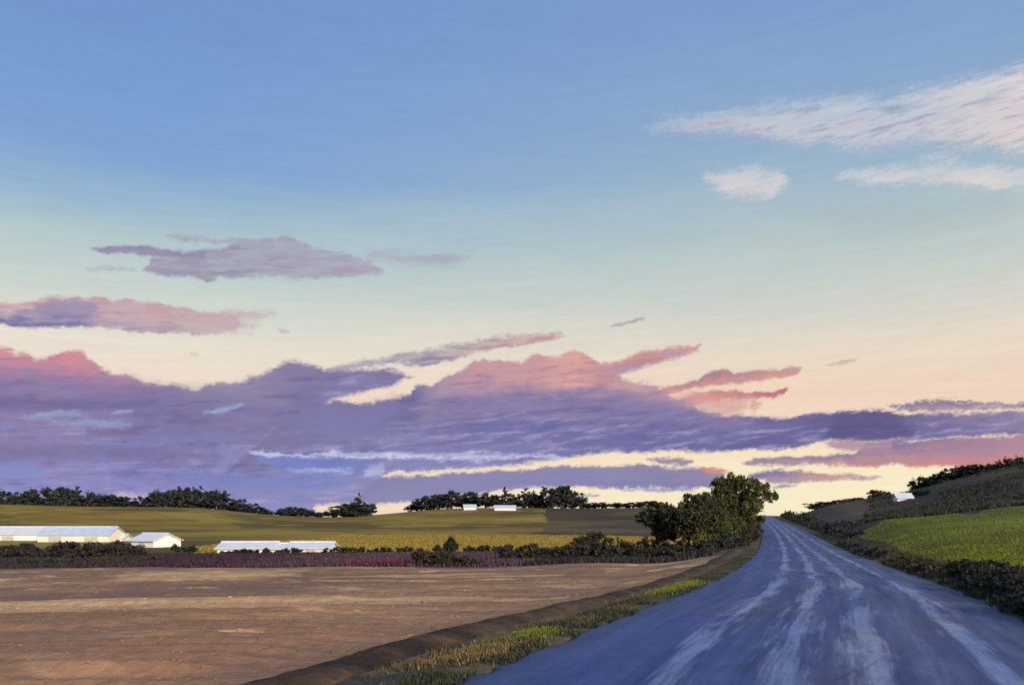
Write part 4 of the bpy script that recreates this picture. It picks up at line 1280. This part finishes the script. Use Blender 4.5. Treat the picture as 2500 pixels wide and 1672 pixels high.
# ------------------------------------------------------------------ the trees by the road
def big_tree():
    x, y = at(1806, 106)
    z = hz(x, y)
    s = 106 / F
    def bl(px, py, rpx, rz_, dy=0.0):
        return ((px - 1806) * s, dy, EYE - 106 * (py - HZ) / F - z, rpx * s, rpx * s * 1.0, rz_ * s)
    blobs = [bl(1790, 1205, 44, 40), bl(1786, 1168, 24, 20), bl(1818, 1190, 32, 26, -1.2), bl(1850, 1205, 30, 24, -.5), bl(1884, 1213, 17, 14), bl(1760, 1190, 28, 24, -.6), bl(1746, 1222, 34, 28, -1),
             bl(1800, 1235, 40, 30, -1.4), bl(1842, 1232, 24, 20, .6), bl(1770, 1255, 44, 26, -.8), bl(1815, 1265, 26, 24), bl(1868, 1188, 12, 10), bl(1730, 1245, 30, 28, -.5), bl(1845, 1262, 24, 26, .4), bl(1740, 1285, 36, 26, -.6), bl(1790, 1290, 34, 22, -.4)]
    cm, tm = tree_meshes('roadside', blobs, 21000, .31, 5.0, .2, .55)
    plant('roadside_tree', 'big olive green tree leaning over the road crest, tallest by the road', 'tree', (x, y, z - .05), cm, tm, M['leaf_olive'])
    x, y = at(1680, 97)
    z = hz(x, y)
    s = 97 / F
    def bm(px, py, rpx, rz_, dy=0.0):
        return ((px - 1680) * s, dy, EYE - 97 * (py - HZ) / F - z, rpx * s, rpx * s, rz_ * s)
    blobs = [bm(1684, 1222, 22, 16), bm(1654, 1242, 26, 18), bm(1706, 1230, 30, 22, -.6), bm(1640, 1262, 30, 22, -.4), bm(1690, 1258, 44, 30, -1), bm(1722, 1230, 28, 28, .4), bm(1735, 1262, 34, 28, -.8), bm(1670, 1285, 40, 26)]
    cm, tm = tree_meshes('companion', blobs, 14000, .31, 3.8, .15, .5)
    plant('roadside_tree', 'lower dark tree joined to the left of the big roadside tree', 'tree', (x, y, z - .05), cm, tm, M['leaf_oliveb'])
    x, y = at(1602, 99)
    z = hz(x, y)
    s = 99 / F
    blobs = [((px - 1602) * s, 0, EYE - 99 * (py - HZ) / F - z, r * s, r * s, q * s) for px, py, r, q in [(1618, 1238, 22, 14), (1592, 1250, 24, 13), (1572, 1262, 20, 12), (1605, 1270, 32, 20), (1625, 1292, 32, 24)]]
    cm, tm = tree_meshes('third', blobs, 8000, .31, 2.8, .12, .5)
    plant('roadside_tree', 'small dark bushy tree at the left end of the roadside clump', 'tree', (x, y, z - .05), cm, tm, M['leaf_oliveb'])


big_tree()


# ------------------------------------------------------------------ barns
def barn(label, px, D, wpx, base_py, top_py, depth=7.0, rz=0.0, wall='wall_white', roof='roof', doors=1, roof_frac=.5, group=None, name='barn', cat='barn', win=110.0):
    ds = np.arange(126.0, 640.0, 1.0)
    gx, gy = (px - CX) / F * ds, ds
    gp = HZ + (EYE - H(gx, gy)) / ds * F
    D = float(ds[np.argmin(np.where(np.abs(ds - D) < win, np.abs(gp - base_py), 1e9))])
    x, y = at(px, D)
    z = hz(x, y)
    w = wpx / F * D
    h = (base_py - top_py) / F * D
    zb = EYE - D * (base_py - HZ) / F
    zb = max(zb, z - 0.05)
    o = empty(name, (x, y, zb), rz)
    tag(o, label, cat, group)
    he = h * (1 - roof_frac)
    hw, hd = w / 2, depth / 2
    # walls with gables, sunk to the ground
    lo = min(0.0, z - zb) - 0.6
    V = [(-hw, -hd, lo), (hw, -hd, lo), (hw, hd, lo), (-hw, hd, lo), (-hw, -hd, he), (hw, -hd, he), (hw, hd, he), (-hw, hd, he), (-hw, 0, h - .06), (hw, 0, h - .06)]
    Fq = [(0, 1, 5, 4), (2, 3, 7, 6), (1, 2, 6, 5), (3, 0, 4, 7)]
    me = bpy.data.meshes.new('wall')
    me.from_pydata(V, [], Fq + [(5, 6, 9), (7, 4, 8)])
    link('wall', me, o, M[wall])
    # roof: two slabs with eaves, ridge cap
    ov, th = .35, .12
    sl = (h - he) / hd
    Vr = []
    for sx in (-hw - ov, hw + ov):
        Vr += [(sx, -hd - ov, he - ov * sl + .02), (sx, 0, h + .02), (sx, hd + ov, he - ov * sl + .02),
               (sx, hd + ov, he - ov * sl + .02 + th), (sx, 0, h + .02 + th), (sx, -hd - ov, he - ov * sl + .02 + th)]
    Fr = [(0, 6, 7, 1), (1, 7, 8, 2), (2, 8, 9, 3), (3, 9, 10, 4), (4, 10, 11, 5), (5, 11, 6, 0)]
    me = bpy.data.meshes.new('roof')
    me.from_pydata(Vr, [], Fr + [(0, 1, 4, 5), (1, 2, 3, 4), (6, 11, 10, 7), (7, 10, 9, 8)])
    rf = link('roof', me, o, M[roof])
    V, Fc = tube([(-hw - ov, 0, h + th + .02), (hw + ov, 0, h + th + .02)], [.14, .14], 6)
    link('ridge_cap', mesh_np('ridge_cap', V, Fc), rf, M[roof])
    for k in range(doors):
        cx = -hw + w * (k + .5) / doors + random.uniform(-.4, .4)
        dw, dh = min(1.3, w * .1), he * .72
        Vd = [(cx - dw, -hd - .05, lo), (cx + dw, -hd - .05, lo), (cx + dw, -hd - .05, dh), (cx - dw, -hd - .05, dh), (cx - dw, -hd + .02, lo), (cx + dw, -hd + .02, lo), (cx + dw, -hd + .02, dh), (cx - dw, -hd + .02, dh)]
        me = bpy.data.meshes.new('door')
        me.from_pydata(Vd, [], [(0, 1, 2, 3), (1, 5, 6, 2), (4, 0, 3, 7), (3, 2, 6, 7)])
        link('door', me, o, M['door'])
    return o


barn('long low white barn at the left edge, cut off by it', 40, 200, 140, 1318, 1287, 7, 0.0, 'wall_white', 'roof', 1)
barn('long low cream walled barn, second from the left edge', 200, 200, 172, 1321, 1287, 7, -0.02, 'wall_cream', 'roof_blue', 2)
barn('short white lean shed at the right end of the long cream barn', 290, 200, 40, 1320, 1305, 5, 0.05, 'wall_white', 'roof', 0)
barn('small white barn standing alone, turned a little to the left', 380, 180, 78, 1334, 1303, 6, -0.45, 'wall_white', 'roof', 1)
barn('low white barn with grey roof, left of the two beside the hedge', 612, 150, 130, 1350, 1325, 6, 0.02, 'wall_white', 'roof', 1)
barn('low white shed between the two barns beside the hedge', 696, 150, 52, 1350, 1329, 5, 0.0, 'wall_cream', 'roof', 0)
barn('low white barn with white roof, right of the two beside the hedge', 764, 150, 100, 1350, 1326, 6, -0.02, 'wall_white', 'roof', 1)
barn('tiny white barn below the middle wood, left one', 1147, 560, 30, 1244, 1232, 7, 0.08, 'wall_white', 'roof_blue', 0)
barn('tiny longer white barn below the middle wood, right one', 1233, 556, 52, 1245, 1234, 7, 0.03, 'wall_white', 'roof_blue', 0)
barn('pale blue shed on the right hill beside a dark bush', 2204, 188, 36, 1220, 1206, 2.2, 0.0, 'wall_white', 'roof_blue', 0, .6, None, 'shed', 'shed', 30.0)


# ------------------------------------------------------------------ ground cover
def blades(name, x, y, h, w, lm, label, lean=0.35, cat='grass'):
    n = len(x)
    z = H(x, y)
    P = np.column_stack([x, y, z - 0.02])
    hh = h * rng.uniform(0.5, 1.3, n)
    a = rng.uniform(0, 2 * math.pi, n)
    ln = np.abs(rng.normal(size=n)) * lean * hh
    side = np.column_stack([np.cos(a), np.sin(a), np.zeros(n)]) * (w * rng.uniform(.6, 1.4, n))[:, None]
    b = a + rng.normal(size=n) * 0.6 + 1.57
    off = np.column_stack([np.cos(b) * ln, np.sin(b) * ln, hh])
    mid = off * 0.55
    mid[:, 2] *= 1.12
    V = np.stack([P - side * .5, P + side * .5, P + mid + side * .38, P + off, P + mid - side * .38], 1).reshape(-1, 3)
    i = np.arange(n) * 5
    Fq = np.column_stack([i, i + 1, i + 2, i + 4])
    Ft = np.column_stack([i + 4, i + 2, i + 3, i + 3])
    me = bpy.data.meshes.new(name)
    # quads and tip triangles as triangles
    T = np.concatenate([Fq[:, [0, 1, 2]], Fq[:, [0, 2, 3]], Ft[:, :3]])
    r = rng.random(n)
    me = mesh_np(name, V, T, False, {'rnd': ('FACE', np.concatenate([r, r, r]))})
    o = link(name, me, None, M[lm])
    tag(o, label, cat, None, 'stuff')
    return o


def scatter_u(n, u0, u1, y0, y1, clump=0.6, seed=1, dens=None):
    """points beside the road: lateral range, distance range (denser near), clumped"""
    y = y0 * (y1 / y0) ** rng.random(n * 3)
    u = rng.uniform(u0, u1, n * 3)
    dx = ROAD_X(y + .5) - ROAD_X(y - .5)
    L = np.sqrt(1 + dx * dx)
    x = ROAD_X(y) + u / L
    yy = y - u * dx / L
    keep = vnoise(x, yy, clump, seed) + 0.6 * vnoise(x, yy, clump * 3.1, seed + 1) + rng.normal(size=n * 3) * .12
    idx = np.argsort(-keep)[:n]
    return x[idx], yy[idx]


def scatter_pts(pts, n, sx, sy):
    k = rng.integers(0, len(pts), n)
    p = np.array(pts)[k]
    return p[:, 0] + rng.normal(size=n) * sx, p[:, 1] + rng.normal(size=n) * sy


x, y = scatter_u(26000, -4.1, -3.02, 6, 66, .5, 51)
blades('verge_grass', x, y, .075, .018, 'grass_dark', 'dark short grass along the left road verge')
x, y = scatter_u(7000, -4.45, -3.4, 6, 60, .45, 55)
blades('verge_grass', x, y, .07, .016, 'grass_brown', 'brown dry grass along the ploughed field edge')


def along(ys, u):
    ys = np.asarray(ys, float)
    dx = ROAD_X(ys + .5) - ROAD_X(ys - .5)
    L = np.sqrt(1 + dx * dx)
    return np.column_stack([ROAD_X(ys) + u / L, ys - u * dx / L])


q = along(rng.uniform(8.6, 10.6, 400), -3.75)
x, y = scatter_pts(q, 4200, .22, .16)
blades('dry_grass', x, y, .07, .02, 'grass_dry', 'straw coloured dry grass patch on the near left verge')
q = along(rng.uniform(10.3, 11.8, 300), -3.75)
x, y = scatter_pts(q, 3600, .18, .14)
blades('lime_grass', x, y, .07, .02, 'grass_lime', 'lime green grass patch on the near left verge')
q = along(rng.uniform(20.0, 25.5, 300), -3.8)
x, y = scatter_pts(q, 4200, .2, .3)
blades('lime_grass', x, y, .10, .022, 'grass_lime', 'lime green grass patch further along the left verge')
x, y = scatter_u(22000, 3.05, 5.6, 9, 110, .6, 61)
blades('verge_grass', x, y, .20, .022, 'grass_dark', 'dark grass along the right road verge')
x, y = scatter_u(9000, 3.3, 6.2, 14, 70, .6, 63)
blades('verge_grass', x, y, .20, .024, 'grass_brown', 'brown dry grass along the right road verge')
# bright green field, nearest part
D = 24 * (120 / 24) ** (rng.random(90000) ** 1.3)
a = rng.uniform(math.radians(17), math.radians(36), 90000)
x, y = D * np.sin(a), D * np.cos(a)
k = region(x, y) == REG.index('grass_field')
blades('field_grass', x[k], y[k], .12, .045, 'grass_green', 'bright green grass of the field right of the road')
# heather tufts
D = 63 * (122 / 63) ** rng.random(46000)
pxs = rng.uniform(180, 1420, 46000)
x, y = (pxs - CX) / F * D, D
k = region(x, y) == REG.index('heather_strip')
blades('heather', x[k], y[k], .26, .10, 'leaf_heather', 'purple heather behind the ploughed field', .6, 'heather')
pxs = np.concatenate([rng.normal(960, 26, 900), rng.normal(890, 30, 500)])
D = rng.uniform(63.5, 67.5, 1400)
blades('red_plants', (pxs - CX) / F * D, D, .45, .07, 'leaf_red', 'crimson plants on the far edge of the ploughed field', .5, 'plants')
# yellow grass
D = rng.uniform(122, 238, 60000)
pxs = rng.uniform(330, 1720, 60000)
x, y = (pxs - CX) / F * D, D
k = region(x, y) == REG.index('yellow_field')
blades('yellow_grass', x[k], y[k], .26, .14, 'grass_yellow', 'tall yellow grass of the long strip field', .5)
# rough growth on the right hill
D = rng.uniform(110, 300, 60000)
pxs = rng.uniform(1900, 2560, 60000)
x, y = (pxs - CX) / F * D, D
k = (region(x, y) == REG.index('hill')) & (vnoise(x, y * .6, 9, 81) + .5 * vnoise(x, y, 3, 82) + rng.normal(size=60000) * .1 > .05)
blades('hill_scrub', x[k], y[k], .42, .22, 'leaf_dark', 'rough dark growth on the right hill', .8, 'scrub')
# scrub floor
D = 62 * (150 / 62) ** rng.random(40000)
pxs = rng.uniform(-80, 1860, 40000)
x, y = (pxs - CX) / F * D, D
k = region(x, y) == REG.index('scrubland')
blades('scrub', x[k], y[k], .35, .12, 'leaf_maroon', 'dark undergrowth between the hedges', .6, 'undergrowth')


# clods on the ploughed land
def clods(n):
    t = (1 + 5 ** .5) / 2
    iv = np.array([(-1, t, 0), (1, t, 0), (-1, -t, 0), (1, -t, 0), (0, -1, t), (0, 1, t), (0, -1, -t), (0, 1, -t), (t, 0, -1), (t, 0, 1), (-t, 0, -1), (-t, 0, 1)]) / 1.9
    fi = np.array([(0, 11, 5), (0, 5, 1), (0, 1, 7), (0, 7, 10), (0, 10, 11), (1, 5, 9), (5, 11, 4), (11, 10, 2), (10, 7, 6), (7, 1, 8), (3, 9, 4), (3, 4, 2), (3, 2, 6), (3, 6, 8), (3, 8, 9), (4, 9, 5), (2, 4, 11), (6, 2, 10), (8, 6, 7), (9, 8, 1)])
    D = 6.5 * (60 / 6.5) ** rng.random(n * 3)
    a = rng.uniform(math.radians(-34), math.radians(16), n * 3)
    x, y = D * np.sin(a), D * np.cos(a)
    k = (region(x, y) == REG.index('ploughed_field')) & (vnoise(x, y * 3, 2.5, 71) + rng.normal(size=n * 3) * .25 > 0)
    x, y = x[k][:n], y[k][:n]
    m = len(x)
    s = np.exp(rng.normal(size=m) * .55) * .0075 * (1 + np.hypot(x, y) * .02)
    z = H(x, y) + s * .15
    sc = s[:, None, None] * np.array([1.4, 1.0, .5]) * rng.uniform(.65, 1.3, (m, 12, 3))
    rz = rng.uniform(0, 6.28, m)
    v = iv[None] * sc
    cx = v[..., 0] * np.cos(rz)[:, None] - v[..., 1] * np.sin(rz)[:, None]
    cy = v[..., 0] * np.sin(rz)[:, None] + v[..., 1] * np.cos(rz)[:, None]
    V = np.stack([cx + x[:, None], cy + y[:, None], v[..., 2] + z[:, None]], -1).reshape(-1, 3)
    Fc = (fi[None] + (np.arange(m) * 12)[:, None, None]).reshape(-1, 3)
    o = link('soil_clods', mesh_np('soil_clods', V, Fc), None, M['soil'])
    tag(o, 'loose clods of brown earth on the ploughed field', 'earth', None, 'stuff')


clods(7000)
x, y = None, None
D = 7 * (60 / 7) ** rng.random(30000)
a = rng.uniform(math.radians(-34), math.radians(16), 30000)
x, y = D * np.sin(a), D * np.cos(a)
k = (region(x, y) == REG.index('ploughed_field')) & (vnoise(x * .6, y * 3, 3, 75) + .3 * vnoise(x, y, .8, 76) > .12)
blades('stubble', x[k], y[k], .05, .012, 'grass_dry', 'short pale stubble left on the ploughed field', 1.4, 'stubble')
